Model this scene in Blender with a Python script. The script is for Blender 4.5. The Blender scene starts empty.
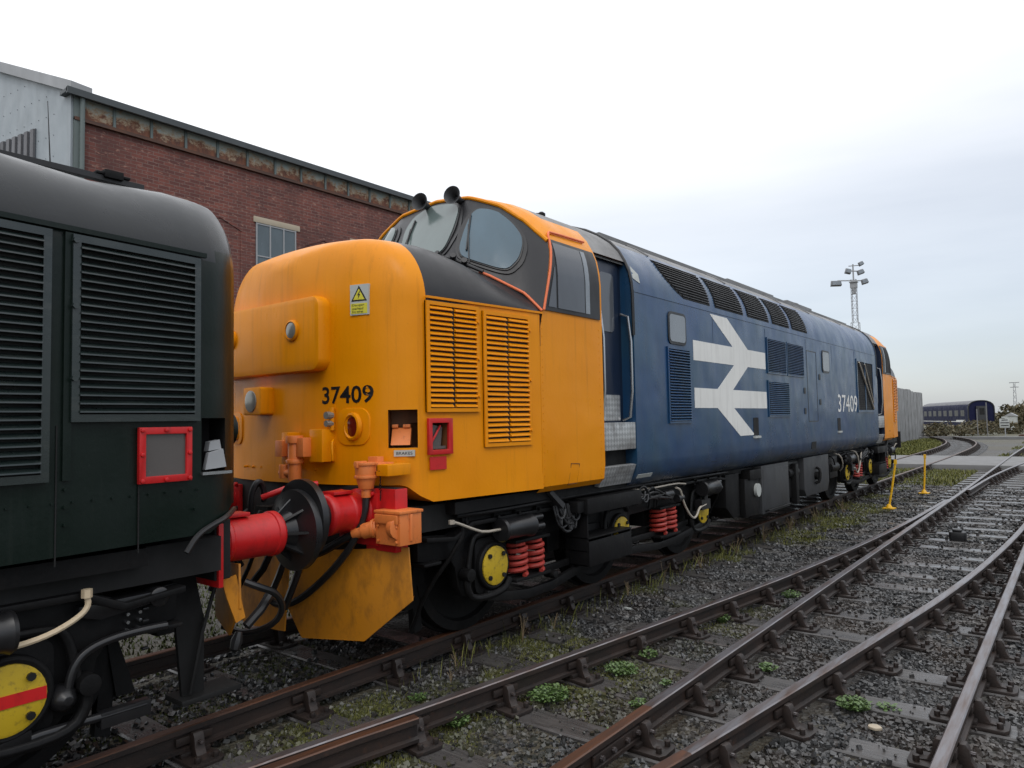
import bpy, bmesh, math, random
import numpy as np
from mathutils import Vector, Matrix
random.seed(7); RNG = np.random.default_rng(7)
scene = bpy.context.scene
COL = scene.collection

# ------------------------------------------------------------------ camera
CAM = (4.939, -4.558, 1.729); YAW, PITCH, ROLL = 0.66672, 0.05212, -0.0192
cy, sy = math.cos(YAW), math.sin(YAW)
fw = Vector((-sy*math.cos(PITCH), cy*math.cos(PITCH), math.sin(PITCH)))
rt = Vector((cy, sy, 0)); up = rt.cross(fw)
c_, s_ = math.cos(ROLL), math.sin(ROLL)
rt, up = c_*rt + s_*up, -s_*rt + c_*up
cd = bpy.data.cameras.new('camera'); cam = bpy.data.objects.new('camera', cd); COL.objects.link(cam)
M = Matrix.Identity(4)
for i in range(3):
    M[i][0] = rt[i]; M[i][1] = up[i]; M[i][2] = -fw[i]; M[i][3] = CAM[i]
cam.matrix_world = M
cd.sensor_width = 36; cd.lens = 720.9/1024*36; cd.clip_end = 6000; cd.clip_start = .05
scene.camera = cam
scene.render.resolution_x = 1024; scene.render.resolution_y = 768

# ------------------------------------------------------------------ world, sun, exposure
world = bpy.data.worlds.new('World'); scene.world = world; world.use_nodes = True
wt = world.node_tree; wn = wt.nodes; wl = wt.links; wn.clear()
out = wn.new('ShaderNodeOutputWorld')
sky = wn.new('ShaderNodeTexSky'); sky.sky_type = 'NISHITA'; sky.sun_disc = False
SUN_EL, SUN_AZ = 50, 138          # azimuth clockwise from +Y
sky.sun_elevation = math.radians(SUN_EL); sky.sun_rotation = math.radians(SUN_AZ)
bg1 = wn.new('ShaderNodeBackground'); bg1.inputs[1].default_value = .05
wl.new(sky.outputs[0], bg1.inputs[0])
tc = wn.new('ShaderNodeTexCoord'); sep = wn.new('ShaderNodeSeparateXYZ'); wl.new(tc.outputs['Generated'], sep.inputs[0])
# brightness coordinate: elevation plus the brighter western half of the overcast
az = wn.new('ShaderNodeVectorMath'); az.operation = 'DOT_PRODUCT'; az.inputs[1].default_value = (-.36, -.16, 1.75)
wl.new(tc.outputs['Generated'], az.inputs[0])
mp = wn.new('ShaderNodeMapping'); mp.inputs['Scale'].default_value = (1.3, 1.3, 8); wl.new(tc.outputs['Generated'], mp.inputs[0])
nz = wn.new('ShaderNodeTexNoise'); nz.inputs['Scale'].default_value = 1.7; nz.inputs['Detail'].default_value = 6; nz.inputs['Roughness'].default_value = .5
wl.new(mp.outputs[0], nz.inputs['Vector'])
ma = wn.new('ShaderNodeMath'); ma.operation = 'MULTIPLY_ADD'; ma.inputs[1].default_value = .42; ma.inputs[2].default_value = -.21
wl.new(nz.outputs['Fac'], ma.inputs[0])
ad = wn.new('ShaderNodeMath'); ad.operation = 'ADD'; wl.new(az.outputs['Value'], ad.inputs[0]); wl.new(ma.outputs[0], ad.inputs[1])
mr = wn.new('ShaderNodeMapRange'); mr.inputs[1].default_value = -.5; mr.inputs[2].default_value = 1.3; wl.new(ad.outputs[0], mr.inputs[0])
cr = wn.new('ShaderNodeValToRGB'); wl.new(mr.outputs[0], cr.inputs[0])
e = cr.color_ramp.elements
e[0].position = 0; e[0].color = (.27, .31, .375, 1)
e[1].position = 1; e[1].color = (1, 1, 1, 1)
for p_, c in ((.18, (.38, .405, .45, 1)), (.32, (.50, .52, .56, 1)), (.46, (.70, .71, .73, 1)), (.60, (.88, .87, .86, 1)), (.72, (1, .98, .95, 1))):
    k = e.new(p_); k.color = c
# zenith of an overcast sky is about three times its horizon
zm = wn.new('ShaderNodeMapRange'); zm.inputs[1].default_value = .25; zm.inputs[2].default_value = .95; zm.inputs[3].default_value = 1.0; zm.inputs[4].default_value = 1.75
wl.new(sep.outputs['Z'], zm.inputs[0])
bg2 = wn.new('ShaderNodeBackground'); wl.new(cr.outputs[0], bg2.inputs[0]); wl.new(zm.outputs[0], bg2.inputs[1])
asd = wn.new('ShaderNodeAddShader'); wl.new(bg1.outputs[0], asd.inputs[0]); wl.new(bg2.outputs[0], asd.inputs[1]); wl.new(asd.outputs[0], out.inputs[0])
sd = bpy.data.lights.new('sun', 'SUN'); sd.energy = .5; sd.angle = math.radians(18); sd.color = (1, .97, .93)
so = bpy.data.objects.new('sun', sd); COL.objects.link(so)
v = Vector((math.sin(math.radians(SUN_AZ))*math.cos(math.radians(SUN_EL)), math.cos(math.radians(SUN_AZ))*math.cos(math.radians(SUN_EL)), math.sin(math.radians(SUN_EL))))
so.rotation_euler = v.to_track_quat('Z', 'Y').to_euler()
scene.view_settings.view_transform = 'Standard'; scene.view_settings.look = 'None'
scene.view_settings.exposure = -.05; scene.view_settings.gamma = 1; scene.view_settings.use_curve_mapping = False

# ------------------------------------------------------------------ materials
def newmat(name):
    m = bpy.data.materials.new(name); m.use_nodes = True; nt = m.node_tree; nt.nodes.clear()
    o = nt.nodes.new('ShaderNodeOutputMaterial'); b = nt.nodes.new('ShaderNodeBsdfPrincipled')
    nt.links.new(b.outputs[0], o.inputs[0]); return m, nt, b
def N(nt, t, **kw):
    n = nt.nodes.new(t)
    for k, v in kw.items():
        if k.startswith('i_'): n.inputs[k[2:].replace('_', ' ')].default_value = v
        else: setattr(n, k, v)
    return n
def noise(nt, scale, mscale=(1, 1, 1), detail=5, rough=.6, loc=(0, 0, 0)):
    t = N(nt, 'ShaderNodeTexCoord'); m = N(nt, 'ShaderNodeMapping'); m.inputs['Scale'].default_value = mscale; m.inputs['Location'].default_value = loc
    nt.links.new(t.outputs['Object'], m.inputs[0])
    n = N(nt, 'ShaderNodeTexNoise'); n.inputs['Scale'].default_value = scale; n.inputs['Detail'].default_value = detail; n.inputs['Roughness'].default_value = rough
    nt.links.new(m.outputs[0], n.inputs['Vector']); return n.outputs['Fac']
def ramp(nt, fac, a, b, ca=(0, 0, 0, 1), cb=(1, 1, 1, 1)):
    r = N(nt, 'ShaderNodeValToRGB'); nt.links.new(fac, r.inputs[0])
    r.color_ramp.elements[0].position = a; r.color_ramp.elements[1].position = b
    r.color_ramp.elements[0].color = ca; r.color_ramp.elements[1].color = cb; return r.outputs[0]
def mix(nt, fac, a, b, mode='MIX'):
    m = N(nt, 'ShaderNodeMix', data_type='RGBA', blend_type=mode)
    for s, v in ((0, fac), (6, a), (7, b)):
        if isinstance(v, bpy.types.NodeSocket): nt.links.new(v, m.inputs[s])
        elif s == 0: m.inputs[0].default_value = v
        else: m.inputs[s].default_value = (*v[:3], 1)
    return m.outputs[2]
def bump(nt, b, h, strength=.3, dist=.01):
    n = N(nt, 'ShaderNodeBump'); n.inputs['Strength'].default_value = strength; n.inputs['Distance'].default_value = dist
    nt.links.new(h, n.inputs['Height']); nt.links.new(n.outputs[0], b.inputs['Normal'])
def paint(name, col, rough=.35, fade=None, fade_amt=.5, dirt=(.02, .018, .015), dirt_lo=.62, dirt_hi=.85, metal=0, coat=.0, streak=(5, 5, .5), spec=.5, bscale=30, bstr=.05, dirt_max=.6, sheet=0, grime=None):
    m, nt, b = newmat(name)
    c = mix(nt, ramp(nt, noise(nt, 1.3, (1, 1, 1)), .35, .7), col, fade or tuple(x*.8 for x in col))
    if fade_amt < 1:
        c = mix(nt, fade_amt, col, c)
    st = noise(nt, 2.2, streak, 7, .65)
    d = ramp(nt, st, dirt_lo, dirt_hi, (0, 0, 0, 1), (dirt_max,)*3+(1,))
    c = mix(nt, d, c, dirt)
    sp = ramp(nt, noise(nt, 60, (1, 1, 1), 3), .70, .76, (0, 0, 0, 1), (dirt_max*.8,)*3+(1,))
    c = mix(nt, sp, c, dirt)
    if grime:      # brake dust thrown up along the skirt
        tcg = N(nt, 'ShaderNodeTexCoord'); sg_ = N(nt, 'ShaderNodeSeparateXYZ'); nt.links.new(tcg.outputs['Object'], sg_.inputs[0])
        mg = N(nt, 'ShaderNodeMapRange'); mg.inputs[1].default_value = grime[1]; mg.inputs[2].default_value = grime[0]; nt.links.new(sg_.outputs['Z'], mg.inputs[0])
        mm_ = N(nt, 'ShaderNodeMath', operation='MULTIPLY'); nt.links.new(mg.outputs[0], mm_.inputs[0]); nt.links.new(ramp(nt, noise(nt, 1.6, (1, 1, 2), 8, .7), .35, .65, (.15,)*3+(1,)), mm_.inputs[1])
        c = mix(nt, mm_.outputs[0], c, (.030, .026, .022))
    nt.links.new(c, b.inputs['Base Color'])
    rr = ramp(nt, noise(nt, 3, (1, 1, .6), 6), .3, .75, (rough*.75,)*3+(1,), (min(1, rough*1.5),)*3+(1,))
    nt.links.new(rr, b.inputs['Roughness'])
    b.inputs['Metallic'].default_value = metal; b.inputs['Specular IOR Level'].default_value = spec
    if coat: b.inputs['Coat Weight'].default_value = coat; b.inputs['Coat Roughness'].default_value = .15
    if sheet:
        f = ramp(nt, noise(nt, 16, (1, 1, .05), 4), .50, .80, (0, 0, 0, 1), (.5,)*3+(1,)); g2_ = ramp(nt, noise(nt, 1.1, (1, 1, .7)), .4, .65)
        mm = N(nt, 'ShaderNodeMath', operation='MULTIPLY'); nt.links.new(f, mm.inputs[0]); nt.links.new(g2_, mm.inputs[1])
        nt.links.new(mix(nt, mm.outputs[0], c, tuple(x*.5+y*.5 for x, y in zip(col, dirt))), b.inputs['Base Color'])
        n1 = N(nt, 'ShaderNodeBump'); n1.inputs['Strength'].default_value = sheet; n1.inputs['Distance'].default_value = .05
        nt.links.new(noise(nt, 2.6, (1, 1, 1), 1, .3), n1.inputs['Height']); n2 = N(nt, 'ShaderNodeBump'); n2.inputs['Strength'].default_value = bstr*2; n2.inputs['Distance'].default_value = .01
        nt.links.new(noise(nt, 42, (1, 1, .8), 3), n2.inputs['Height']); nt.links.new(n1.outputs[0], n2.inputs['Normal']); nt.links.new(n2.outputs[0], b.inputs['Normal'])
    else: bump(nt, b, noise(nt, bscale, (1, 1, .7), 4), bstr, .01)
    return m
Y_ = (.66, .235, .006)
MT = {}
MT['yellow'] = paint('yellow_paint', (.74, .262, .001), .34, sheet=.35, fade=(.66, .205, .001), dirt=(.24, .085, .006), dirt_lo=.56, dirt_hi=.95, coat=0, spec=.22, streak=(7, 7, .45), dirt_max=.55)
MT['plough'] = paint('plough_paint', (.56, .21, .008), .45, fade=(.38, .15, .012), dirt=(.10, .04, .012), dirt_lo=.48, dirt_hi=.8, streak=(4, 4, 2), dirt_max=.85)
MT['orange'] = paint('orange_paint', (.72, .20, .045), .45, dirt=(.10, .03, .02), dirt_lo=.55, dirt_hi=.8, streak=(14, 14, 6))
MT['blue'] = paint('blue_paint', (.005, .042, .128), .30, sheet=.4, grime=(1.0, 1.42), fade=(.019, .064, .104), fade_amt=.75, dirt=(.018, .028, .04), dirt_lo=.52, dirt_hi=.85, streak=(3.5, 3.5, .4), coat=.1, dirt_max=.55)
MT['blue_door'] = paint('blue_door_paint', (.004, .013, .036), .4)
MT['roof'] = paint('roof_grey', (.17, .17, .17), .5, fade=(.10, .10, .10), dirt=(.05, .045, .04), dirt_lo=.45, dirt_hi=.8, streak=(2, .8, 2))
MT['nosetop'] = paint('nose_top_black', (.013, .013, .015), .36, fade=(.026, .026, .029), dirt=(.05, .05, .05), dirt_lo=.6, streak=(3, 3, 3), spec=.4)
MT['dark'] = paint('chassis_black', (.0045, .0045, .005), .5, fade=(.009, .0085, .008), dirt=(.04, .032, .026), dirt_lo=.56, dirt_hi=.9, streak=(5, 5, 3), bscale=25, bstr=.3, dirt_max=.35, spec=.2)
MT['darkpanel'] = paint('battery_box_grey', (.03, .032, .035), .5, fade=(.03, .03, .032), dirt=(.015, .014, .013), dirt_lo=.5, dirt_hi=.8, streak=(4, 4, .8))
MT['black'] = paint('gloss_black', (.012, .012, .013), .3, dirt=(.04, .035, .03), streak=(6, 6, 3))
MT['deep'] = paint('deep_black', (.004, .004, .004), .8)
MT['rubber'] = paint('rubber_black', (.010, .010, .011), .38)
MT['green'] = paint('dark_green_paint', (.0026, .0085, .0058), .34, sheet=.35, fade=(.005, .010, .0078), dirt=(.03, .035, .03), dirt_lo=.55, dirt_hi=.92, streak=(7, 7, .5), spec=.26, coat=.0, dirt_max=.45)
MT['greenslat'] = paint('sky_lit_wet_green_slats', (.014, .022, .021), .24, dirt=(.05, .055, .05), dirt_lo=.5, dirt_hi=.8, streak=(9, 2, 9), spec=.7)  # body green lightened so the colour imitates skylight catching the wet slats
MT['greentop'] = paint('grey_nose_top', (.016, .019, .022), .30, fade=(.010, .012, .014), dirt=(.035, .04, .045), dirt_lo=.55, dirt_hi=.85, streak=(1.5, 1, 3), spec=.3, coat=0)
MT['red'] = paint('red_paint', (.55, .011, .012), .35, fade=(.38, .01, .012), dirt=(.04, .012, .01), dirt_lo=.5, dirt_hi=.8, streak=(6, 6, 4), dirt_max=.5)
MT['spring'] = paint('red_oxide_spring', (.34, .030, .020), .5, dirt=(.05, .02, .015), dirt_lo=.5, dirt_hi=.8)
MT['axle'] = paint('axlebox_yellow', (.48, .33, .010), .5, fade=(.5, .33, .02), dirt=(.08, .06, .02), dirt_lo=.52, dirt_hi=.75, streak=(14, 14, 14), dirt_max=.8)
MT['white'] = paint('white_paint', (.72, .72, .69), .45, dirt=(.35, .34, .32), dirt_lo=.5, dirt_hi=.9)
MT['label'] = paint('label_white', (.42, .44, .42), .5)
MT['signyellow'] = paint('sign_yellow', (.62, .56, .04), .5)
MT['pipe'] = paint('bare_pipe', (.40, .36, .30), .4, dirt=(.1, .08, .06))
MT['pipecream'] = paint('cream_pipe', (.62, .50, .34), .4, dirt=(.25, .18, .1))
MT['steel'] = paint('bright_steel', (.45, .46, .47), .25, metal=.9)
MT['lens'] = paint('lamp_lens', (.26, .26, .24), .15, metal=.3)
MT['redlens'] = paint('red_lens', (.14, .012, .006), .15)
MT['cable'] = paint('orange_cable', (.75, .17, .06), .5)
MT['coach'] = paint('coach_blue', (.004, .006, .035), .6, spec=.2, fade=(.006, .009, .035), dirt=(.04, .04, .05))
MT['coachroof'] = paint('coach_roof', (.13, .13, .14), .6)
MT['ironwood'] = paint('dry_stalk', (.22, .16, .09), .8)
MT['postyellow'] = paint('post_yellow', (.75, .42, .01), .45, dirt=(.2, .1, .02))
MT['galv'] = paint('galvanised_mast', (.30, .31, .32), .5)
MT['floodlight'] = paint('floodlight_grey', (.16, .165, .175), .4)
MT['lintel'] = paint('stone_lintel', (.42, .36, .27), .8)
MT['chequer'] = None
def m_chequer():
    m, nt, b = newmat('chequer_plate')
    t = N(nt, 'ShaderNodeTexCoord'); mpn = N(nt, 'ShaderNodeMapping'); mpn.inputs['Rotation'].default_value = (math.radians(45), 0, 0)
    nt.links.new(t.outputs['Object'], mpn.inputs[0])
    w = N(nt, 'ShaderNodeTexChecker'); w.inputs['Scale'].default_value = 26; nt.links.new(mpn.outputs[0], w.inputs[0])
    b.inputs['Metallic'].default_value = .6; b.inputs['Roughness'].default_value = .42
    c = mix(nt, w.outputs['Fac'], (.36, .37, .37), (.52, .53, .53)); c = mix(nt, ramp(nt, noise(nt, 7), .45, .8), c, (.16, .15, .14))
    nt.links.new(c, b.inputs['Base Color']); bump(nt, b, w.outputs['Fac'], .6, .004); return m
MT['chequer'] = m_chequer()
def m_glass(name, col, rough=.06, tint=.3):
    m, nt, b = newmat(name)
    c = mix(nt, ramp(nt, noise(nt, 2.5, (1, 1, .5)), .3, .8), col, tuple(x*.7 for x in col)); nt.links.new(c, b.inputs['Base Color'])
    rr = ramp(nt, noise(nt, 9, (1, 1, .4), 6), .4, .8, (rough,)*3+(1,), (rough+.12,)*3+(1,)); nt.links.new(rr, b.inputs['Roughness'])
    b.inputs['Specular IOR Level'].default_value = .6
    return m
MT['glass'] = m_glass('windscreen_glass', (.12, .155, .15), .10)
MT['glass2'] = m_glass('blue_tinted_glass', (.055, .105, .14), .10)
MT['glassdark'] = m_glass('cab_side_glass', (.10, .11, .125))
MT['glasspale'] = m_glass('frosted_glass', (.23, .26, .29), .25)
MT['lampglass'] = m_glass('dirty_grey_glass', (.10, .09, .085), .2)
def m_railside():
    m, nt, b = newmat('rusty_rail')
    c = mix(nt, ramp(nt, noise(nt, 7, (1, .5, 1), 7), .3, .7), (.010, .008, .0075), (.030, .018, .0135))
    c = mix(nt, ramp(nt, noise(nt, 26), .6, .75), c, (.055, .026, .015)); nt.links.new(c, b.inputs['Base Color'])
    b.inputs['Roughness'].default_value = .55; bump(nt, b, noise(nt, 60), .4, .004); return m
def m_railtop(name, c0, c1, r, metal):
    m, nt, b = newmat(name)
    c = mix(nt, ramp(nt, noise(nt, 9, (3, .25, 1), 6), .4, .72), c0, c1); nt.links.new(c, b.inputs['Base Color'])
    b.inputs['Metallic'].default_value = metal; b.inputs['Roughness'].default_value = r; bump(nt, b, noise(nt, 50, (3, .4, 1)), .1, .002); return m
MT['rail'] = m_railside(); MT['railtop'] = m_railtop('worn_rail_head', (.20, .19, .20), (.10, .055, .035), .33, .7)
MT['railtop_rust'] = m_railtop('rusted_rail_head', (.060, .030, .020), (.115, .045, .020), .42, .3)
def m_sleeper():
    m, nt, b = newmat('wet_timber')
    g = noise(nt, 6, (.7, 9, 3), 8, .7)
    c = mix(nt, ramp(nt, g, .3, .75), (.028, .026, .026), (.10, .094, .09)); nt.links.new(c, b.inputs['Base Color'])
    rr = ramp(nt, noise(nt, 5), .4, .65, (.12,)*3+(1,), (.5,)*3+(1,)); nt.links.new(rr, b.inputs['Roughness'])
    bump(nt, b, g, .5, .006); return m
MT['sleeper'] = m_sleeper()
def m_stone():
    m, nt, b = newmat('ballast_stone')
    at = N(nt, 'ShaderNodeAttribute', attribute_name='tone')
    c = mix(nt, at.outputs['Fac'], (.010, .0105, .011), (.130, .130, .130))
    br = ramp(nt, noise(nt, 1.2), .5, .75, (0, 0, 0, 1), (.6,)*3+(1,)); c = mix(nt, br, c, (.075, .052, .036))
    ms = N(nt, 'ShaderNodeAttribute', attribute_name='moss'); c = mix(nt, ms.outputs['Fac'], c, (.085, .088, .022))
    nt.links.new(c, b.inputs['Base Color']); b.inputs['Roughness'].default_value = .33; return m
MT['stone'] = m_stone()
def m_ground():
    m, nt, b = newmat('ballast_ground')
    t = N(nt, 'ShaderNodeTexCoord'); vo = N(nt, 'ShaderNodeTexVoronoi'); vo.inputs['Scale'].default_value = 26
    nt.links.new(t.outputs['Object'], vo.inputs['Vector'])
    sepc = N(nt, 'ShaderNodeSeparateColor'); nt.links.new(vo.outputs['Color'], sepc.inputs[0])
    c = mix(nt, sepc.outputs[0], (.018, .018, .019), (.11, .11, .11))
    c = mix(nt, ramp(nt, noise(nt, .5, (1, 1, 1), 8, .65), .42, .68), c, (.05, .040, .028))
    sx = N(nt, 'ShaderNodeSeparateXYZ'); nt.links.new(t.outputs['Object'], sx.inputs[0])
    # beyond the yard the soil gives way to rough grass
    far = N(nt, 'ShaderNodeMapRange'); far.inputs[1].default_value = 40; far.inputs[2].default_value = 75; nt.links.new(sx.outputs['Y'], far.inputs[0])
    c = mix(nt, ramp(nt, noise(nt, .22, (1, 1, 1), 6, .6, (40, 9, 0)), .45, .62), c, (.062, .055, .035))
    gr = mix(nt, ramp(nt, noise(nt, .25, (1, 1, 1), 8), .35, .7), (.055, .06, .02), (.09, .07, .04))
    c = mix(nt, far.outputs[0], c, gr)
    nt.links.new(c, b.inputs['Base Color']); b.inputs['Roughness'].default_value = .6
    bump(nt, b, vo.outputs['Distance'], .9, .03); return m
MT['ground'] = m_ground()
def m_grass(name, c0, c1):
    m, nt, b = newmat(name)
    at = N(nt, 'ShaderNodeAttribute', attribute_name='tone'); c = mix(nt, at.outputs['Fac'], c0, c1); nt.links.new(c, b.inputs['Base Color'])
    b.inputs['Roughness'].default_value = .6; b.inputs['Specular IOR Level'].default_value = .3; return m
MT['grass'] = m_grass('grass_blades', (.045, .06, .010), (.17, .165, .04))
MT['bush'] = m_grass('bush_leaves', (.045, .045, .022), (.14, .11, .06))
def m_leaf():
    m, nt, b = newmat('weed_leaf')
    c = mix(nt, ramp(nt, noise(nt, 30), .35, .7), (.04, .085, .018), (.11, .17, .05)); nt.links.new(c, b.inputs['Base Color'])
    b.inputs['Roughness'].default_value = .45; return m
MT['leaf'] = m_leaf()
def m_brick():
    m, nt, b = newmat('red_brick')
    t = N(nt, 'ShaderNodeTexCoord'); s = N(nt, 'ShaderNodeSeparateXYZ'); nt.links.new(t.outputs['Object'], s.inputs[0])
    cb = N(nt, 'ShaderNodeCombineXYZ'); nt.links.new(s.outputs['Y'], cb.inputs[0]); nt.links.new(s.outputs['Z'], cb.inputs[1])
    br = N(nt, 'ShaderNodeTexBrick'); nt.links.new(cb.outputs[0], br.inputs['Vector'])
    for k, v in (('Color1', (.20, .062, .046, 1)), ('Color2', (.10, .034, .030, 1)), ('Mortar', (.19, .14, .12, 1)), ('Scale', 1.0), ('Mortar Size', .006), ('Brick Width', .225), ('Row Height', .075), ('Bias', -.1)):
        br.inputs[k].default_value = v
    c = mix(nt, ramp(nt, noise(nt, .9, (1, 1, .8), 7), .4, .75), br.outputs['Color'], (.075, .032, .028))
    c = mix(nt, ramp(nt, noise(nt, 7, (1, 1, 3), 5), .58, .68), c, (.30, .16, .12))
    nt.links.new(c, b.inputs['Base Color']); b.inputs['Roughness'].default_value = .85; bump(nt, b, br.outputs['Fac'], -.4, .01); return m
MT['brick'] = m_brick()
def m_fascia():
    m, nt, b = newmat('rusting_painted_panel')
    nn = noise(nt, 2.1, (1, 1.0, 1.5), 12, .78); t = N(nt, 'ShaderNodeTexCoord'); s = N(nt, 'ShaderNodeSeparateXYZ'); nt.links.new(t.outputs['Object'], s.inputs[0])
    mr = N(nt, 'ShaderNodeMapRange'); mr.inputs[1].default_value = 8.25; mr.inputs[2].default_value = 7.75; mr.inputs[3].default_value = -.22; mr.inputs[4].default_value = .16; nt.links.new(s.outputs['Z'], mr.inputs[0])
    a = N(nt, 'ShaderNodeMath', operation='ADD'); nt.links.new(nn, a.inputs[0]); nt.links.new(mr.outputs[0], a.inputs[1])
    r = ramp(nt, a.outputs[0], .50, .56)
    c = mix(nt, ramp(nt, noise(nt, 3), .3, .7), (.27, .34, .34), (.38, .39, .33))
    c = mix(nt, ramp(nt, a.outputs[0], .42, .50), c, (.34, .24, .15))
    c = mix(nt, r, c, mix(nt, ramp(nt, noise(nt, 11, (1, 1, .4), 8), .35, .65), (.20, .075, .035), (.085, .032, .022))); nt.links.new(c, b.inputs['Base Color']); b.inputs['Roughness'].default_value = .7; return m
MT['fascia'] = m_fascia()
MT['gutter'] = paint('dark_gutter', (.05, .06, .065), .5, dirt=(.10, .12, .12))
MT['cladding'] = paint('pale_cladding', (.31, .35, .375), .5, fade=(.26, .29, .31), dirt=(.2, .22, .23), dirt_lo=.5, dirt_hi=.9, streak=(2, 2, .3))
MT['postgreen'] = paint('corner_post_paint', (.12, .15, .145), .55, dirt=(.08, .05, .03))
MT['sheetroof'] = paint('sheet_roof', (.10, .11, .115), .6)
MT['cwall'] = paint('concrete_panel', (.27, .275, .28), .85, fade=(.11, .115, .11), dirt=(.05, .05, .045), dirt_lo=.42, dirt_hi=.75, streak=(2.5, 2.5, .5), dirt_max=.7)
MT['concrete'] = paint('pale_concrete', (.17, .17, .17), .7, fade=(.13, .13, .13), dirt=(.12, .12, .11), streak=(1, 1, 1))
MT['trunk'] = paint('bark', (.05, .04, .03), .9)

# ------------------------------------------------------------------ mesh helpers
class MB:
    def __init__(s, T=None): s.v = []; s.f = []; s.m = []; s.T = T
    def add(s, vs, fs, mi=0):
        n = len(s.v); s.v += [tuple(s.T(*p)) if s.T else tuple(p) for p in vs]
        for f in fs: s.f.append(tuple(i+n for i in f)); s.m.append(mi)
    def box(s, x0, x1, y0, y1, z0, z1, mi=0):
        s.add([(x, y, z) for z in (z0, z1) for y in (y0, y1) for x in (x0, x1)],
              [(0, 2, 3, 1), (4, 5, 7, 6), (0, 1, 5, 4), (2, 6, 7, 3), (0, 4, 6, 2), (1, 3, 7, 5)], mi)
    def cyl(s, p0, p1, r0, r1=None, n=16, mi=0, caps=True):
        r1 = r0 if r1 is None else r1
        p0 = Vector(p0); p1 = Vector(p1); d = (p1-p0).normalized()
        a = d.orthogonal().normalized(); b = d.cross(a); vs = []
        for p, r in ((p0, r0), (p1, r1)):
            for k in range(n):
                t = 2*math.pi*k/n; vs.append(p+a*math.cos(t)*r+b*math.sin(t)*r)
        fs = [(k, (k+1) % n, n+(k+1) % n, n+k) for k in range(n)]
        if caps: fs += [tuple(range(n))[::-1], tuple(range(n, 2*n))]
        s.add(vs, fs, mi)
    def lathe(s, p, d, prof, n=24, mi=0, sx=1, sz=1):
        # prof: list of (distance along d, radius)
        p = Vector(p); d = Vector(d).normalized()
        a = Vector((0, 0, 1)) if abs(d.z) < .9 else Vector((1, 0, 0)); a = (a-d*a.dot(d)).normalized(); b = d.cross(a); vs = []
        for t, r in prof:
            for k in range(n):
                q = 2*math.pi*k/n; vs.append(p+d*t+a*math.cos(q)*r*sz+b*math.sin(q)*r*sx)
        fs = []
        for j in range(len(prof)-1):
            fs += [(j*n+k, j*n+(k+1) % n, (j+1)*n+(k+1) % n, (j+1)*n+k) for k in range(n)]
        fs += [tuple(range(n))[::-1], tuple(range((len(prof)-1)*n, len(prof)*n))]
        s.add(vs, fs, mi)
    def tube(s, pts, r, n=8, mi=0, smooth=0):
        pts = [Vector(p) for p in pts]
        for _ in range(smooth):
            q = [pts[0]]
            for a, b in zip(pts, pts[1:]): q += [a*.75+b*.25, a*.25+b*.75]
            pts = q+[pts[-1]]
        vs = []; prev = None
        for i, p in enumerate(pts):
            d = (pts[min(i+1, len(pts)-1)]-pts[max(i-1, 0)]).normalized()
            a = d.orthogonal().normalized() if prev is None else (prev-d*prev.dot(d)).normalized()
            prev = a; b = d.cross(a)
            for k in range(n):
                t = 2*math.pi*k/n; vs.append(p+a*math.cos(t)*r+b*math.sin(t)*r)
        m = len(pts); fs = []
        for j in range(m-1): fs += [(j*n+k, j*n+(k+1) % n, (j+1)*n+(k+1) % n, (j+1)*n+k) for k in range(n)]
        fs += [tuple(range(n))[::-1], tuple(range((m-1)*n, m*n))]; s.add(vs, fs, mi)
    def prism(s, poly, axis, a, b, mi=0):
        def P(u, w, t): return (t, u, w) if axis == 'x' else ((u, t, w) if axis == 'y' else (u, w, t))
        n = len(poly); vs = [P(u, w, a) for u, w in poly]+[P(u, w, b) for u, w in poly]
        fs = [tuple(range(n))[::-1], tuple(range(n, 2*n))]+[(k, (k+1) % n, n+(k+1) % n, n+k) for k in range(n)]
        s.add(vs, fs, mi)
    def loft(s, rings, mi=0, caps=(True, True), closed=True, mf=None):
        n = len(rings[0]); base = len(s.v); vs = [p for r in rings for p in r]; fs = []; ms = []
        for j in range(len(rings)-1):
            for k in range(n if closed else n-1):
                f = (j*n+k, j*n+(k+1) % n, (j+1)*n+(k+1) % n, (j+1)*n+k); fs.append(f)
                if mf:
                    c = [sum(vs[i][q] for i in f)/4 for q in range(3)]; ms.append(mf(*c))
                else: ms.append(mi)
        if caps[0]: fs.append(tuple(range(n))[::-1]); ms.append(mi)
        if caps[1]: fs.append(tuple(range((len(rings)-1)*n, len(rings)*n))); ms.append(mi)
        for v in vs: s.v.append(tuple(s.T(*v)) if s.T else tuple(v))
        for f, q in zip(fs, ms): s.f.append(tuple(i+base for i in f)); s.m.append(q)
    def mesh(s, name, mats, angle=35, smooth=True, bevel=0):
        me = bpy.data.meshes.new(name); me.from_pydata(s.v, [], s.f)
        for m in (mats if isinstance(mats, (list, tuple)) else [mats]): me.materials.append(MT[m])
        me.polygons.foreach_set('material_index', s.m)
        bm = bmesh.new(); bm.from_mesh(me)
        bmesh.ops.recalc_face_normals(bm, faces=bm.faces)
        if bevel:
            try:
                es = [e for e in bm.edges if len(e.link_faces) == 2 and e.calc_face_angle(0) > .6]
                bmesh.ops.bevel(bm, geom=es, offset=bevel, segments=2, profile=.6, affect='EDGES', clamp_overlap=True)
            except Exception: pass
        bm.to_mesh(me); bm.free()
        if smooth:
            me.shade_smooth(); me.set_sharp_from_angle(angle=math.radians(angle))
        return me
    def build(s, name, mats, parent=None, local=False, **kw):
        return link(s.mesh(name, mats, **kw), name, parent, local)
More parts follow.
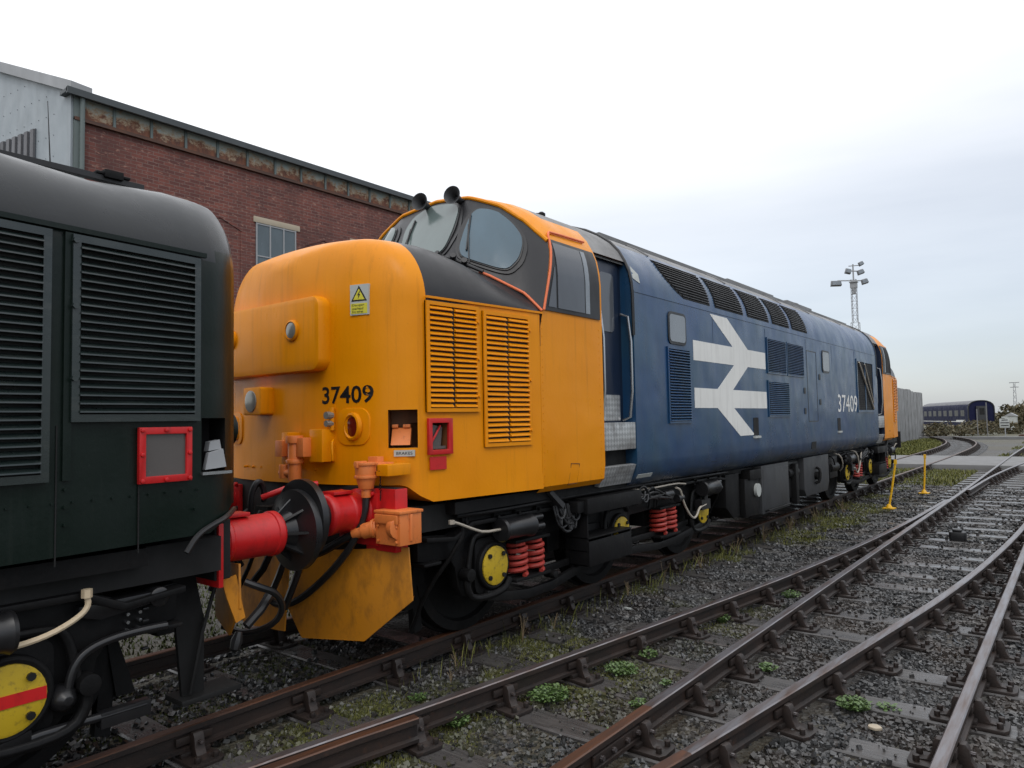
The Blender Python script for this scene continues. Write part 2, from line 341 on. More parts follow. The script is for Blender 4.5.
def link(me, name, parent=None, local=False):
    o = bpy.data.objects.new(name, me); COL.objects.link(o)
    if parent is not None:
        o.parent = parent
        if not local and parent.type == 'EMPTY': o.matrix_parent_inverse = Matrix.Translation(-parent.location)
    return o
def tag(o, label, cat=None, group=None, kind=None):
    if label: o['label'] = label
    if cat: o['category'] = cat
    if group: o['group'] = group
    if kind: o['kind'] = kind
    return o
def thing(name, label, cat, loc=(0, 0, 0), rz=0, group=None):
    o = bpy.data.objects.new(name, None); COL.objects.link(o); o.location = loc; o.rotation_euler = (0, 0, rz); o.empty_display_size = .2
    return tag(o, label, cat, group)
def struct(o): o['kind'] = 'structure'; return o
def text_mesh(s, mats, fit, name='lettering', bold=.0):
    """returns MB-like vertices/faces of a string fitted in the unit rectangle fit=(w,h)"""
    cu = bpy.data.curves.new('t', 'FONT'); cu.body = s; cu.size = 1; cu.offset = bold; cu.resolution_u = 3
    o = bpy.data.objects.new('t', cu); COL.objects.link(o); bpy.context.view_layer.update()
    me = bpy.data.meshes.new_from_object(o.evaluated_get(bpy.context.evaluated_depsgraph_get()))
    bpy.data.objects.remove(o); vs = [v.co.copy() for v in me.vertices]; fs = [tuple(p.vertices) for p in me.polygons]
    bpy.data.meshes.remove(me)
    x0 = min(v.x for v in vs); x1 = max(v.x for v in vs); y0 = min(v.y for v in vs); y1 = max(v.y for v in vs)
    return [((v.x-x0)/(x1-x0)*fit[0], (v.y-y0)/(y1-y0)*fit[1]) for v in vs], fs

# ================================================================== setting: ground, path
def sheet(name, poly, z, mat, label=None):
    mb = MB(); mb.add([(x, y, z) for x, y in poly], [tuple(range(len(poly)))]); o = mb.build(name, mat, smooth=False); struct(o); return o
sheet('ground', [(-1500, -200), (1500, -200), (1500, 3000), (-1500, 3000)], -.215, 'ground')
pm = MB(); pm.box(-9, 14, 24.2, 30.2, -.3, -.03)
o = pm.build('path', 'concrete', bevel=.01); struct(o)
pm = MB(); pm.box(-9, 16, 57.6, 58.6, -.3, -.02)
o = pm.build('path', 'concrete'); struct(o)

# ================================================================== tracks
RSEC = [(-.035, -.006), (-.028, 0), (.028, 0), (.035, -.006), (.035, -.035), (.010, -.048), (.010, -.112), (.033, -.122), (.033, -.142), (-.033, -.142), (-.033, -.122), (-.010, -.112), (-.010, -.048), (-.035, -.035)]
def rail_mesh(f, y0, y1, step=.6, swap=None, z=0):
    n = max(2, int((y1-y0)/step)+1); rings = []
    ys = [y0+(y1-y0)*i/(n-1) for i in range(n)]
    for y in ys:
        x = f(y); dx = (f(y+.05)-f(y-.05))/.1; L = math.hypot(1, dx); nx, ny = 1/L, -dx/L
        rings.append([(x+u*nx, y+u*ny, w+z) for u, w in RSEC])
    mb = MB(); b = len(RSEC)
    mb.loft(rings)
    # worn running surface: the top three strips
    k = 0
    for j in range(len(rings)-1):
        for i in range(b):
            if i in (0, 1, 2): mb.m[k] = 1 if not (swap and ys[j] < swap) else 2
            k += 1
    return mb
def interp(pts):
    ys = [p[0] for p in pts]; xs = [p[1] for p in pts]
    # smooth Catmull-style interpolation through monotone points
    def f(y):
        if y <= ys[0]: return xs[0]+(xs[1]-xs[0])/(ys[1]-ys[0])*(y-ys[0])
        if y >= ys[-1]: return xs[-1]+(xs[-1]-xs[-2])/(ys[-1]-ys[-2])*(y-ys[-1])
        i = max(k for k in range(len(ys)-1) if ys[k] <= y); h = ys[i+1]-ys[i]; t = (y-ys[i])/h
        m0 = (xs[i+1]-xs[max(i-1, 0)])/(ys[i+1]-ys[max(i-1, 0)]); j = min(i+2, len(ys)-1); m1 = (xs[j]-xs[i])/(ys[j]-ys[i])
        return (2*t**3-3*t*t+1)*xs[i]+(t**3-2*t*t+t)*h*m0+(-2*t**3+3*t*t)*xs[i+1]+(t**3-t*t)*h*m1
    return f
fB = interp([(-6, .95), (-4, 1.28), (-2.5, 1.50), (-1.2, 1.71), (.3, 1.92), (1.8, 2.12), (3.3, 2.31), (5.5, 2.50), (8.5, 2.66), (11.8, 2.735)])
fC = lambda y: 2.80 if y < 14 else 2.80-.13*min(1, (y-14)/18)
fE = lambda y: fC(y)+1.505
fD = lambda y: fB(y)+1.505 if y < 11 else fB(11)+1.505
fC2 = interp([(14.5, 2.87), (19, 2.96), (24, 3.22), (28, 3.55), (40, 4.9), (57, 7.2)])
fC3 = lambda y: fC2(y)+1.505
track_pts = [(-12, .7525), (20, .7525), (28, .75), (32, .70), (37, .60), (41, .42), (45, .10), (49, -.45), (53, -1.2), (58, -2.7), (66, -6.5), (74, -11.5)]
fA = interp(track_pts)
fAl = lambda y: fA(y)-1.505
def chair_mesh():
    mb = MB()
    mb.prism([(-.19, -.10), (.19, -.10), (.21, -.06), (.21, .06), (.19, .10), (-.19, .10), (-.21, .06), (-.21, -.06)], 'z', -.192, -.168)
    mb.box(-.05, .05, -.09, .09, -.168, -.142)
    for s in (1, -1):   # jaws rising to the rail head
        p = [(s*.175, -.168), (s*.115, -.155), (s*.092, -.115), (s*.085, -.060), (s*.070, -.036), (s*.040, -.036), (s*.036, -.05), (s*.020, -.06), (s*.035, -.142), (s*.040, -.168)]
        mb.prism(p, 'y', -.030, .030)
        mb.cyl((s*.165, .055, -.17), (s*.165, .055, -.135), .018, n=8); mb.cyl((s*.165, -.055, -.17), (s*.165, -.055, -.135), .018, n=8)
    mb.cyl((.08, 0, -.085), (.115, 0, -.085), .014, n=8, mi=1)
    mb.box(.012, .034, -.11, .11, -.10, -.055)       # steel key
    return mb.mesh('chair', ['rail', 'railtop'], bevel=.004)
CHAIR = chair_mesh()
def put(me, name, parent, loc, rz=0, sx=1):
    o = bpy.data.objects.new(name, me); COL.objects.link(o); o.parent = parent; o.location = Vector(loc)-parent.location; o.rotation_euler = (0, 0, rz); o.scale = (sx, 1, 1); return o
def merged_chairs(name, parent, spots):
    vs = np.array([v.co for v in CHAIR.vertices]); fs = [tuple(p.vertices) for p in CHAIR.polygons]; mb = MB()
    for x, y, a, sx in spots:
        c, s = math.cos(a), math.sin(a); mb.add([(x+(v[0]*c-v[1]*s)*sx, y+v[0]*s+v[1]*c, v[2]) for v in vs], fs)
    o = mb.build(name, ['rail', 'railtop'], parent); tag(o, None, kind='stuff'); return o
def slope(f, y): return -math.atan((f(y+.05)-f(y-.05))/.1)
SLEEP = {}
def sleeper_mesh(L, seed):
    r = random.Random(seed); mb = MB(); n = 8; rings = []
    for i in range(n+1):
        x = -L/2+L*i/n; a = .118+r.uniform(-.006, .006); z = -.190+r.uniform(-.004, .003)
        rings.append([(x, -a, -.34), (x, -a, z-.01), (x, -a+.012, z), (x, r.uniform(-.02, .02), z+r.uniform(-.004, .001)), (x, a-.012, z), (x, a, z-.01), (x, a, -.34)])
    mb.loft(rings); return mb.mesh('sleeper', 'sleeper', angle=30)
# --- the track the locomotives stand on
t1 = thing('railway_track', 'rusty old railway track under the locomotives, curving away left beyond the concrete crossing', 'railway track', (0, -3, -.2))
for f in (fA, fAl): rail_mesh(f, -9, 72, .8).build('rail', ['rail', 'railtop_rust', 'railtop_rust'], t1)
sm = [sleeper_mesh(2.6, i) for i in range(4)]; far_sp = []
y = -.78-.78*6; k = 0
while y < 60:
    if not 24 < y < 30.4:
        x = fA(y)-.7525; a = slope(fA, y); put(sm[k % 4], 'sleeper', t1, (x, y, 0), a)
        for f, s in ((fA, 1), (fAl, -1)):
            if (s > 0 and y < 42) or (s < 0 and y < 10): put(CHAIR, 'chair', t1, (f(y), y, 0), a, s)
            else: far_sp.append((f(y), y, a, s))
    y += .78; k += 1
merged_chairs('chair', t1, far_sp)
# --- the turnout in front
t2 = thing('railway_turnout', 'wet railway turnout in the foreground where two tracks merge, four rails on long timbers', 'railway turnout', (3, -3, -.2))
rail_mesh(fB, -7, 12.2, .4).build('rail', ['rail', 'railtop', 'railtop'], t2)
rail_mesh(fC, -7, 57.6, .4, swap=-.95).build('rail', ['rail', 'railtop', 'railtop_rust'], t2)
rail_mesh(fD, -7, 11, .4, swap=-1.15).build('rail', ['rail', 'railtop', 'railtop_rust'], t2)
rail_mesh(fE, -7, 57.6, .4).build('rail', ['rail', 'railtop', 'railtop'], t2)
rail_mesh(fC2, 14.6, 57.4, .5).build('rail', ['rail', 'railtop', 'railtop'], t2)
rail_mesh(fC3, 16.5, 57.4, .5).build('rail', ['rail', 'railtop', 'railtop'], t2)
# check rail beside C near the locomotives' track
g = MB(); g2 = interp([(-2.9, fB(-2.9)+.10), (-1.65, fB(-1.65)+.085), (-1.5, fB(-1.5)+.10)])
rail_mesh(g2, -6, -1.5, .4).build('check_rail', ['rail', 'railtop_rust', 'railtop_rust'], t2)
far_sp = []; y = .03-.74*9; k = 0; nch = 0
while y < 57:
    x0 = (fB(y) if y < 14 else fC(y))-.55; x1 = (fE(y) if y < 15 else fC3(y))+.55
    L = round(x1-x0, 1); key = (L, k % 3)
    if key not in SLEEP: SLEEP[key] = sleeper_mesh(L, k)
    if not 24 < y < 30.4:
        put(SLEEP[key], 'sleeper', t2, ((x0+x1)/2, y, 0), 0)
        rs = [(fC, 1), (fE, 1)]
        if y < 11.2: rs += [(fB, 1), (fD, 1)]
        if y > 18: rs += [(fC2, 1), (fC3, 1)]
        for f, s in rs:
            if -3 < y < 14: put(CHAIR, 'chair', t2, (f(y), y, 0), slope(f, y), s); nch += 1
            else: far_sp.append((f(y), y, slope(f, y), s))
    y += .74; k += 1
merged_chairs('chair', t2, far_sp)
for f, yy in ((fC, -.97), (fD, -1.18)):      # bolted joints
    mb = MB(); a = slope(f, yy)
    for s in (1, -1):
        x = f(yy)
        mb.prism([(s*.012, -.050), (s*.030, -.056), (s*.030, -.108), (s*.012, -.116)], 'y', -.27, .27)
        for q in (-.2, -.075, .075, .2): mb.cyl((s*.03, q, -.082), (s*.052, q, -.082), .017, n=8, mi=1)
    me = mb.mesh('fishplate', ['rail', 'railtop'], bevel=.003); put(me, 'fishplate', t2, (f(yy), yy, 0), a)
# far siding line beside the sign
t3 = thing('railway_track', 'distant siding rails crossing behind the small white sign', 'railway track', (8, 62, -.2))
for q in (61.5, 63.0):
    rail_mesh(lambda y: 0, 0, 1); mb = MB()
    mb.box(1.2, 40, q-.035, q+.035, -.2, .0); mb.build('rail', 'railtop_rust', t3)

# ================================================================== locomotive shells
PROF = [(1.13, 1.00), (1.27, 1.07), (1.335, 1.17), (1.35, 1.30), (1.35, 1.9), (1.35, 2.5), (1.35, 3.02), (1.34, 3.14), (1.315, 3.26), (1.27, 3.37), (1.20, 3.49), (1.10, 3.60), (.96, 3.70), (.80, 3.785), (.62, 3.85), (.42, 3.90), (.2, 3.93), (0, 3.94)]
def px(z):
    zs = [p[1] for p in PROF]; return float(np.interp(z, zs, [p[0] for p in PROF]))
def S_body(y, z, d):
    x = px(z); sl = (px(z+.01)-px(z-.01))/.02; L = math.hypot(1, sl); return (x+d/L, y, z-d*sl/L)
def S_nose(y, z, d): return (1.35-.1*(.4-y)+d, y, z)
PLAN = [(0, -1.22), (.35, -1.205), (.65, -1.165), (.88, -1.105), (1.03, -1.03), (1.13, -.95), (1.185, -.87), (1.22, -.78), (1.35, .4)]
def ynose(x): return float(np.interp(abs(x), [p[0] for p in PLAN], [p[1] for p in PLAN]))
def S_front(x, z, d): return (x, ynose(x)-d, z)
def rrect(a0, a1, b0, b1, r=.03, n=4):
    out = []
    for cx, cz, t0 in ((a1-r, b1-r, 0), (a0+r, b1-r, 90), (a0+r, b0+r, 180), (a1-r, b0+r, 270)):
        for k in range(n+1):
            t = math.radians(t0+90*k/n); out.append((cx+r*math.cos(t), cz+r*math.sin(t)))
    return out
def plate(mb, poly, S, d0, d1, mi=0):
    n = len(poly); vs = [S(a, b, d0) for a, b in poly]+[S(a, b, d1) for a, b in poly]
    mb.add(vs, [tuple(range(n))[::-1], tuple(range(n, 2*n))]+[(k, (k+1) % n, n+(k+1) % n, n+k) for k in range(n)], mi)
def ring(mb, po, pi, S, d0, d1, mi=0):
    n = len(po); vs = [S(a, b, d) for d in (d0, d1) for p in (po, pi) for a, b in p]; fs = []
    for k in range(n):
        j = (k+1) % n
        fs += [(k, j, n+j, n+k), (2*n+k, 2*n+j, 3*n+j, 3*n+k), (k, j, 2*n+j, 2*n+k), (n+k, n+j, 3*n+j, 3*n+k)]
    mb.add(vs, fs, mi)
def rows(mb, fl, fr, z0, z1, n, S, d, mi=0, t=.006):
    vs = []; fs = []
    for i in range(n+1):
        z = z0+(z1-z0)*i/n
        vs += [S(fl(z), z, d), S(fr(z), z, d), S(fl(z), z, d-t), S(fr(z), z, d-t)]
    for i in range(n):
        a = 4*i; b = a+4
        fs += [(a, a+1, b+1, b), (a+2, b+2, b+3, a+3), (a, b, b+2, a+2), (a+1, a+3, b+3, b+1)]
    fs += [(0, 2, 3, 1), (4*n, 4*n+1, 4*n+3, 4*n+2)]; mb.add(vs, fs, mi)
def louvre(mb, S, y0, y1, z0, z1, n, cols=1, fr=.028, dep=.022, jit=.0):
    plate(mb, [(y0, z0), (y1, z0), (y1, z1), (y0, z1)], S, -.01, .003, 1)
    ring(mb, [(y0, z0), (y1, z0), (y1, z1), (y0, z1)], [(y0+fr, z0+fr), (y1-fr, z0+fr), (y1-fr, z1-fr), (y0+fr, z1-fr)], S, -.01, dep*.75)
    w = (y1-y0-fr*2)/cols; h = (z1-z0-2*fr)/n
    for c in range(cols):
        a = y0+fr+w*c+(.013 if c else 0); b = y0+fr+w*(c+1)-(.013 if c < cols-1 else 0)
        for k in range(n):
            z = z0+fr+h*k; j = random.uniform(-jit, jit); j2 = random.uniform(-jit, jit)
            q = [(.004, .86), (dep, .40), (dep+.001, .22), (.004, .18)]
            vs = [S(a, z+h*v+j, d) for d, v in q]+[S(b, z+h*v+j2, d) for d, v in q]
            mb.add(vs, [(0, 1, 2, 3), (7, 6, 5, 4), (0, 4, 5, 1), (1, 5, 6, 2), (2, 6, 7, 3), (3, 7, 4, 0)])
def section(w, h, zb, y=0, bmax=1):
    pts = []
    b = min(1, max(0, (y+.7)/1.0)); b = min(bmax, b*b*(3-2*b))
    g = min(.37+(.10-.37)*b, .8*w); D = (.43+(.03-.43)*b)*min(1, g/(.37+(.10-.37)*b)); kk = .09+.23*b
    top = lambda x: h-kk*x*x-D*(1-math.sqrt(max(0, 1-(max(0, abs(x)-(w-g))/g)**2)))
    z1 = top(w)
    for k in range(7): pts.append((w, zb+(z1-zb)*k/7))
    for k in range(11):
        a = math.radians(90*k/10); x = w-g+g*math.cos(a); pts.append((x, top(x)))
    for k in range(1, 7):
        x = (w-g)*(1-k/7); pts.append((x, top(x)))
    return pts+[(0, h)]+[(-x, z) for x, z in pts[::-1]]
XS = [0, .57, .92, 1.2, 1.335]; YB = [.14, .09, .27, .40, .43]; ZB = [3.25, 3.15, 2.97, 2.80, 2.64]
XT = [0, .45, .8, 1.05, 1.27]; YT = [.57, .545, .595, .63, .64]; ZT = [3.93, 3.885, 3.785, 3.63, 3.37]; SS = [0, .3, .6, .85, 1]
def S_screen(s, t, d):
    def P(s, t):
        g = lambda A: float(np.interp(abs(s), SS, A)); sg = 1 if s >= 0 else -1
        b = Vector((sg*g(XS), g(YB), g(ZB))); T = Vector((sg*g(XT), g(YT), g(ZT))); return b+(T-b)*t
    p = P(s, t)
    if abs(s) > .85:
        w = (abs(s)-.85)/.15; e = P(math.copysign(1, s), t); p.x += (math.copysign(px(e.z)+.003, s)-e.x)*w
    if d:
        n = (P(s+.02, t)-P(s-.02, t)).cross(P(s, t+.02)-P(s, t-.02)).normalized()
        if n.y > 0: n = -n
        p = p+n*d
    return tuple(p)
def ttop(s): return float(np.interp(abs(s), [0, .2, .4, .6, .8, .9, 1], [.985, .97, .95, .915, .885, .885, .93]))
def smoothpoly(poly, it=2):
    for _ in range(it):
        q = []
        for i in range(len(poly)):
            a, b = poly[i], poly[(i+1) % len(poly)]; q += [(a[0]*.8+b[0]*.2, a[1]*.8+b[1]*.2), (a[0]*.2+b[0]*.8, a[1]*.2+b[1]*.8)]
        poly = q
    return poly
def patch(mb, poly, S, d, mi=0, nr=5, t=.01):
    n = len(poly); c = (sum(p[0] for p in poly)/n, sum(p[1] for p in poly)/n); vs = [S(*c, d)]; fs = []
    for j in range(1, nr+1):
        vs += [S(c[0]+(a-c[0])*j/nr, c[1]+(b-c[1])*j/nr, d) for a, b in poly]
    vs += [S(a, b, d-t) for a, b in poly]
    for k in range(n): fs.append((0, 1+k, 1+(k+1) % n))
    for j in range(nr):
        for k in range(n): fs.append((1+j*n+k, 1+(j+1)*n+k, 1+(j+1)*n+(k+1) % n, 1+j*n+(k+1) % n))
    mb.add(vs, fs, mi)
def grow(poly, g):
    n = len(poly); c = (sum(p[0] for p in poly)/n, sum(p[1] for p in poly)/n); out = []
    for a, b in poly:
        L = math.hypot(a-c[0], b-c[1]); out.append((a+(a-c[0])/L*g, b+(b-c[1])/L*g*1.0))
    return out
def cut(o, boxes, mat):
    """recess real pockets into a closed shell"""
    for bx in boxes:
        mb = MB(); mb.v = [tuple(p) for p in bx]; mb.f = [(0, 2, 3, 1), (4, 5, 7, 6), (0, 1, 5, 4), (2, 6, 7, 3), (0, 4, 6, 2), (1, 3, 7, 5)]; mb.m = [0]*6
        me = mb.mesh('cutter', mat, smooth=False); c = bpy.data.objects.new('cutter', me); COL.objects.link(c)
        m = o.modifiers.new('b', 'BOOLEAN'); m.operation = 'DIFFERENCE'; m.solver = 'EXACT'; m.object = c
        try: m.material_mode = 'TRANSFER'
        except Exception: pass
        bpy.context.view_layer.update()
        new = bpy.data.meshes.new_from_object(o.evaluated_get(bpy.context.evaluated_depsgraph_get()))
        o.modifiers.clear(); bpy.data.objects.remove(c)
        if len(new.polygons) > 20: o.data = new
        o.data.shade_smooth(); o.data.set_sharp_from_angle(angle=math.radians(35))
def recess_box(T, x0, x1, y0, y1, z0, z1):
    return [T(x, y, z) for z in (z0, z1) for y in (y0, y1) for x in (x0, x1)]

def cab_end(root, T, c, main):
    """c: dict of material names; main: the fully detailed near end"""
    W = [.06, .20, .35, .5, .65, .78, .88, .96, 1.03, 1.09, 1.13, 1.16, 1.185, 1.205, 1.22]
    def hh(y): d = min(.3, y+1.22); return 3.19-(.26-.26*math.sqrt(max(0, 1-((.3-d)/.3)**2)))
    st = [(w, hh(ynose(w) if w < 1.22 else -.78), ynose(w) if w < 1.22 else -.78) for w in W]
    st += [(1.237, 3.195, -.65), (1.252, 3.20, -.5), (1.28, 3.22, -.25), (1.308, 3.24, 0), (1.335, 3.26, .25), (1.349, 3.27, .41)]
    rings = []
    for w, h, y in st:
        h += c.get('dh', 0)
        zb = 1.29 if w < 1.12 else (1.29-(w-1.12)/.1*.13 if w < 1.22 else 1.16)
        rings.append([(x, y, z) for x, z in section(w, h, zb, y, c.get('bmax', 1))])
    def mf(x, y, z):
        w = 1.35-.1*(.4-y)
        return 1 if (y > -.83 and (z > h_side(x, y))) else 0
    def h_side(x, y): return 2.655 if abs(x) > 1.0 else 2.2
    mb = MB(T); mb.loft(rings, mf=mf)
    nose = mb.build('nose', [c['nose'], c['nosetop'], c['pocket']], root)
    # cab shell: side walls and roof, cut back along the raked windscreen edge
    sec = [(x, z) for x, z in PROF if z > 1.1]
    sec = [(1.28, 1.12)]+sec
    full = sec+[(-x, z) for x, z in sec[::-1][1:]]
    def yf(x, z):
        ax = abs(x)
        if z <= 2.66: return .40
        if z <= 3.37: return .43+.21*(z-2.66)/.71
        return float(np.interp(ax, XT, YT))
    mb = MB(T); rr = []
    def front(x, z):
        if z <= 3.37: return (x, yf(x, z), z)
        s0 = math.copysign(float(np.interp(abs(x), XT, SS)), x) if x else 0
        return S_screen(s0, ttop(s0), 0)
    rr.append([front(x, z) for x, z in full])
    def mid(x, z):
        f = Vector(front(x, z)); g = Vector((x, yf(x, z)+(1.42-yf(x, z))*.22, z)); m = f.lerp(g, .45); m.z = f.z+(g.z-f.z)*.8; m.x = f.x+(g.x-f.x)*.8; return tuple(m)
    rr.append([mid(x, z) if z > 3.37 else (x, yf(x, z)+(1.42-yf(x, z))*.1, z) for x, z in full])
    for q in (.22, .35, .5, .75, 1): rr.append([(x, yf(x, z)+(1.42-yf(x, z))*q, z) for x, z in full])
    mb.loft(rr, mi=2, closed=False, caps=(False, True), mf=lambda x, y, z: 1 if (z > 3.56 and y > .80) else 0)
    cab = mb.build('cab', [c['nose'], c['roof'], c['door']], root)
    # windscreen wall
    mb = MB(T); vs = []; fs = []; ns = 40; nt_ = 8
    for i in range(ns+1):
        for j in range(nt_+1): vs.append(S_screen(-1+2*i/ns, j/nt_*ttop(-1+2*i/ns), 0))
    for i in range(ns):
        for j in range(nt_):
            a = i*(nt_+1)+j; fs.append((a, a+1, a+nt_+2, a+nt_+1))
    mb.add(vs, fs); scr = mb.build('windscreen_surround', c['nosetop'], root)
    mb = MB(T); mb.tube([S_screen(-1+2*k/48, ttop(-1+2*k/48)+.012, .004) for k in range(49)], .020, n=8); mb.build('brow_lip', c['nose'], root)
    w3 = smoothpoly([(.37, .71), (.42, .82), (.54, .84), (.73, .78), (.82, .69), (.83, .58), (.80, .40), (.72, .21), (.62, .155), (.5, .14), (.385, .13), (.352, .22), (.352, .46)])
    w2 = smoothpoly([(-.08, .22), (-.145, .6), (-.135, .80), (-.05, .88), (.09, .895), (.21, .875), (.265, .78), (.275, .5), (.262, .2), (.225, .095), (.1, .08), (-.05, .085)])
    w1 = smoothpoly([(-.20, .2), (-.245, .70), (-.33, .80), (-.5, .76), (-.70, .6), (-.80, .42), (-.70, .18), (-.45, .12), (-.23, .11)])
    for w, gm in ((w3, c['glassb']), (w2, c['glass']), (w1, c['glass'])):
        mb = MB(T); patch(mb, grow(w, .042), S_screen, .012, nr=4); fr = mb.build('window_frame', 'rubber', root)
        mb = MB(T); patch(mb, grow(w, .012), S_screen, .022, nr=3); mb.build('window_seal', 'black', fr)
        mb = MB(T); patch(mb, w, S_screen, .030); mb.build('pane', gm, fr)
    # cab side window with quarter light
    for s in (1, -1):
        TT = (lambda T_: (lambda x, y, z: T_(s_*x, y, z)))(T) if False else (lambda x, y, z, s=s: T(s*x, y, z))
        mb = MB(TT); rows(mb, lambda z: .455+.205*(z-2.66)/.71, lambda z: 1.375, 2.685, 3.345, 8, S_body, .012); f_ = mb.build('side_window_frame', 'rubber', root)
        mb = MB(TT); rows(mb, lambda z: .50+.205*(z-2.66)/.71, lambda z: .635, 2.72, 3.08, 4, S_body, .018); mb.build('quarter_light', c.get('side', 'glassdark'), f_)
        mb = MB(TT); rows(mb, lambda z: .665, lambda z: 1.10, 2.72, 3.31, 8, S_body, .018); mb.build('pane', c.get('side', 'glassdark'), f_)
        mb = MB(TT); rows(mb, lambda z: 1.12, lambda z: 1.19, 2.72, 3.31, 8, S_body, .017); mb.build('sliding_frame', 'steel' if False else 'glasspale', f_)
    # door recess, door and treads
    mb = MB(T)
    in_ = [(min(x, 1.2), z) for x, z in PROF if z < 3.48]+[(1.14, 3.52)]
    ins = in_+[(-x, z) for x, z in in_[::-1]]
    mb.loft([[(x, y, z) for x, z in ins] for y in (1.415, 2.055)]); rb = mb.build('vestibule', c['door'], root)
    rf = [(x, z) for x, z in PROF if z > 3.36]; rf = rf+[(-x, z) for x, z in rf[::-1][1:]]
    mb = MB(T); mb.loft([[(x, y, z) for x, z in rf] for y in (1.42, 2.06)], closed=False, caps=(False, False)); mb.loft([[(x*.985, y, z-.03) for x, z in rf] for y in (1.42, 2.06)], closed=False, caps=(False, False)); mb.build('door_canopy', c['roof'], root)
    for s in (1, -1):
        TT = lambda x, y, z, s=s: T(s*x, y, z)
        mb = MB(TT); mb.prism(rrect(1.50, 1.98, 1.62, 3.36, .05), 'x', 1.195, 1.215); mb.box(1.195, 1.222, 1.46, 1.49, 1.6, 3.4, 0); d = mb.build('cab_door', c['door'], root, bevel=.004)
        mb = MB(TT); mb.prism(rrect(1.60, 1.88, 2.62, 3.22, .06), 'x', 1.21, 1.222); mb.build('door_window', 'glassdark', d)
        mb = MB(TT); mb.prism(rrect(1.50, 1.96, 1.72, 1.98, .01), 'x', 1.21, 1.222); mb.build('kick_plate', 'chequer', d)
        mb = MB(TT); mb.box(1.19, 1.346, 1.425, 2.045, 1.43, 1.70); mb.build('upper_step', 'chequer', root, bevel=.004)
        mb = MB(TT); mb.box(1.0, 1.22, 1.42, 2.05, 1.25, 1.43); mb.build('step_well', 'deep', root)
        mb = MB(TT); mb.prism([(1.20, 1.09), (1.27, 1.08), (1.345, 1.27), (1.28, 1.28)], 'y', 1.425, 2.045); mb.build('lower_step', 'chequer', root, bevel=.004)
        for yy in (1.47, 2.015):
            mb = MB(TT); mb.tube([(1.22, yy, 1.72), (1.335, yy, 1.76), (1.335, yy, 2.78), (1.22, yy, 2.82)], .014, smooth=1); mb.build('handrail', 'steel', root)
    mb = MB(T); mb.tube([(x, 2.05, z) for x, z in [(1.352, 2.6)]+[(a, b+.008) for a, b in PROF if b > 2.9]], .017); mb.build('gutter', 'black', root)
    mb = MB(T); mb.box(1.215, 1.23, 1.44, 2.03, 3.385, 3.405); mb.build('orange_stripe', 'cable', root)
    # headcode box, lamps
    mb = MB(T); mb.prism(rrect(-.98, .555, 2.135, 2.70, .09, 5), 'y', -1.05, -1.285); hb = mb.build('headcode_panel', c['nose'], root, bevel=.035)
    for x in (-.62, .24):
        mb = MB(T); mb.lathe((x, -1.28, 2.455), (0, -1, 0), [(0, .082), (.02, .08), (.028, .068), (.02, .066)]); lm = mb.build('marker_light', c['nose'], root)
        mb = MB(T); mb.lathe((x, -1.29, 2.455), (0, -1, 0), [(0, .066), (.014, .06), (.022, .03)]); mb.build('lens', 'lens', lm)
    mb = MB(T); mb.prism(rrect(-.37, -.12, 1.82, 2.04, .02), 'y', -1.2, -1.33); hl = mb.build('headlight', c['nose'], root, bevel=.012)
    mb = MB(T); mb.lathe((-.255, -1.325, 1.93), (0, -1, 0), [(0, .088), (.012, .085), (.02, .05)], sx=.9); mb.build('lens', 'lens', hl)
    for s in (1, -1):
        TT = lambda x, y, z, s=s: T(s*x, y, z)
        mb = MB(TT); plate(mb, rrect(.635, .905, 1.58, 1.85, .08), S_front, -.02, .012); hs = mb.build('tail_lamp', c['nose'], root, bevel=.006)
        mb = MB(TT); mb.lathe((.77, ynose(.77), 1.715), (0, -1, 0), [(.0, .105), (.03, .10), (.035, .085), (.018, .075)], sx=.85); mb.build('lamp_ring', c['nose'], hs)
        mb = MB(TT); mb.lathe((.77, ynose(.77), 1.715), (0, -1, 0), [(.01, .074), (.022, .07), (.026, .03)], sx=.85); mb.build('lens', 'redlens', hs)
        # buffers
        zb = c['bufz']
        mb = MB(TT); bb = c.get('bufbase', -1.16); he = c.get('hend', -1.46); HL = he-bb; mb.box(.66, 1.07, bb+.005, bb-.025, zb-.23, zb+.13); HL = abs(HL); mb.lathe((.865, bb, zb), (0, -1, 0), [(0, .16), (.03, .16), (.045, .134), (.11, .132), (.115, .140), (.140, .140), (.145, .132), (HL-.03, .132), (HL-.025, .141), (HL+.015, .141), (HL+.03, .128), (HL+.035, .10)], n=36)
        for a in (.70, 1.03):
            for q in (-.15, .13): mb.cyl((a, bb-.025, zb+q), (a, bb-.05, zb+q), .02, n=6)
        mb.box(.80, .93, bb-.12, bb-.28, zb+.135, zb+.158)
        bf = mb.build('buffer', 'red', root, bevel=.004)
        mb = MB(TT); L = c['buflen']
        mb.lathe((.865, he, zb), (0, -1, 0), [(0, .105), (L*.25, .105), (L*.55, .13), (L-.06, .21), (L-.05, .262), (L-.004, .262), (L, .24)], n=40)
        for k in range(8):
            t = 2*math.pi*k/8; u = (math.cos(t), math.sin(t)); w_ = (-u[1]*.008, u[0]*.008)
            vs = []
            for sg in (1, -1):
                for rr_, yy in ((.085, L-.20), (.085, L-.022), (.235, L-.022)): vs.append((.865+u[0]*rr_+w_[0]*sg, he-yy, zb+u[1]*rr_+w_[1]*sg))
            mb.add(vs, [(0, 1, 2), (5, 4, 3), (0, 3, 4, 1), (1, 4, 5, 2), (2, 5, 3, 0)])
        mb.build('buffer_head', 'black', bf, angle=25)
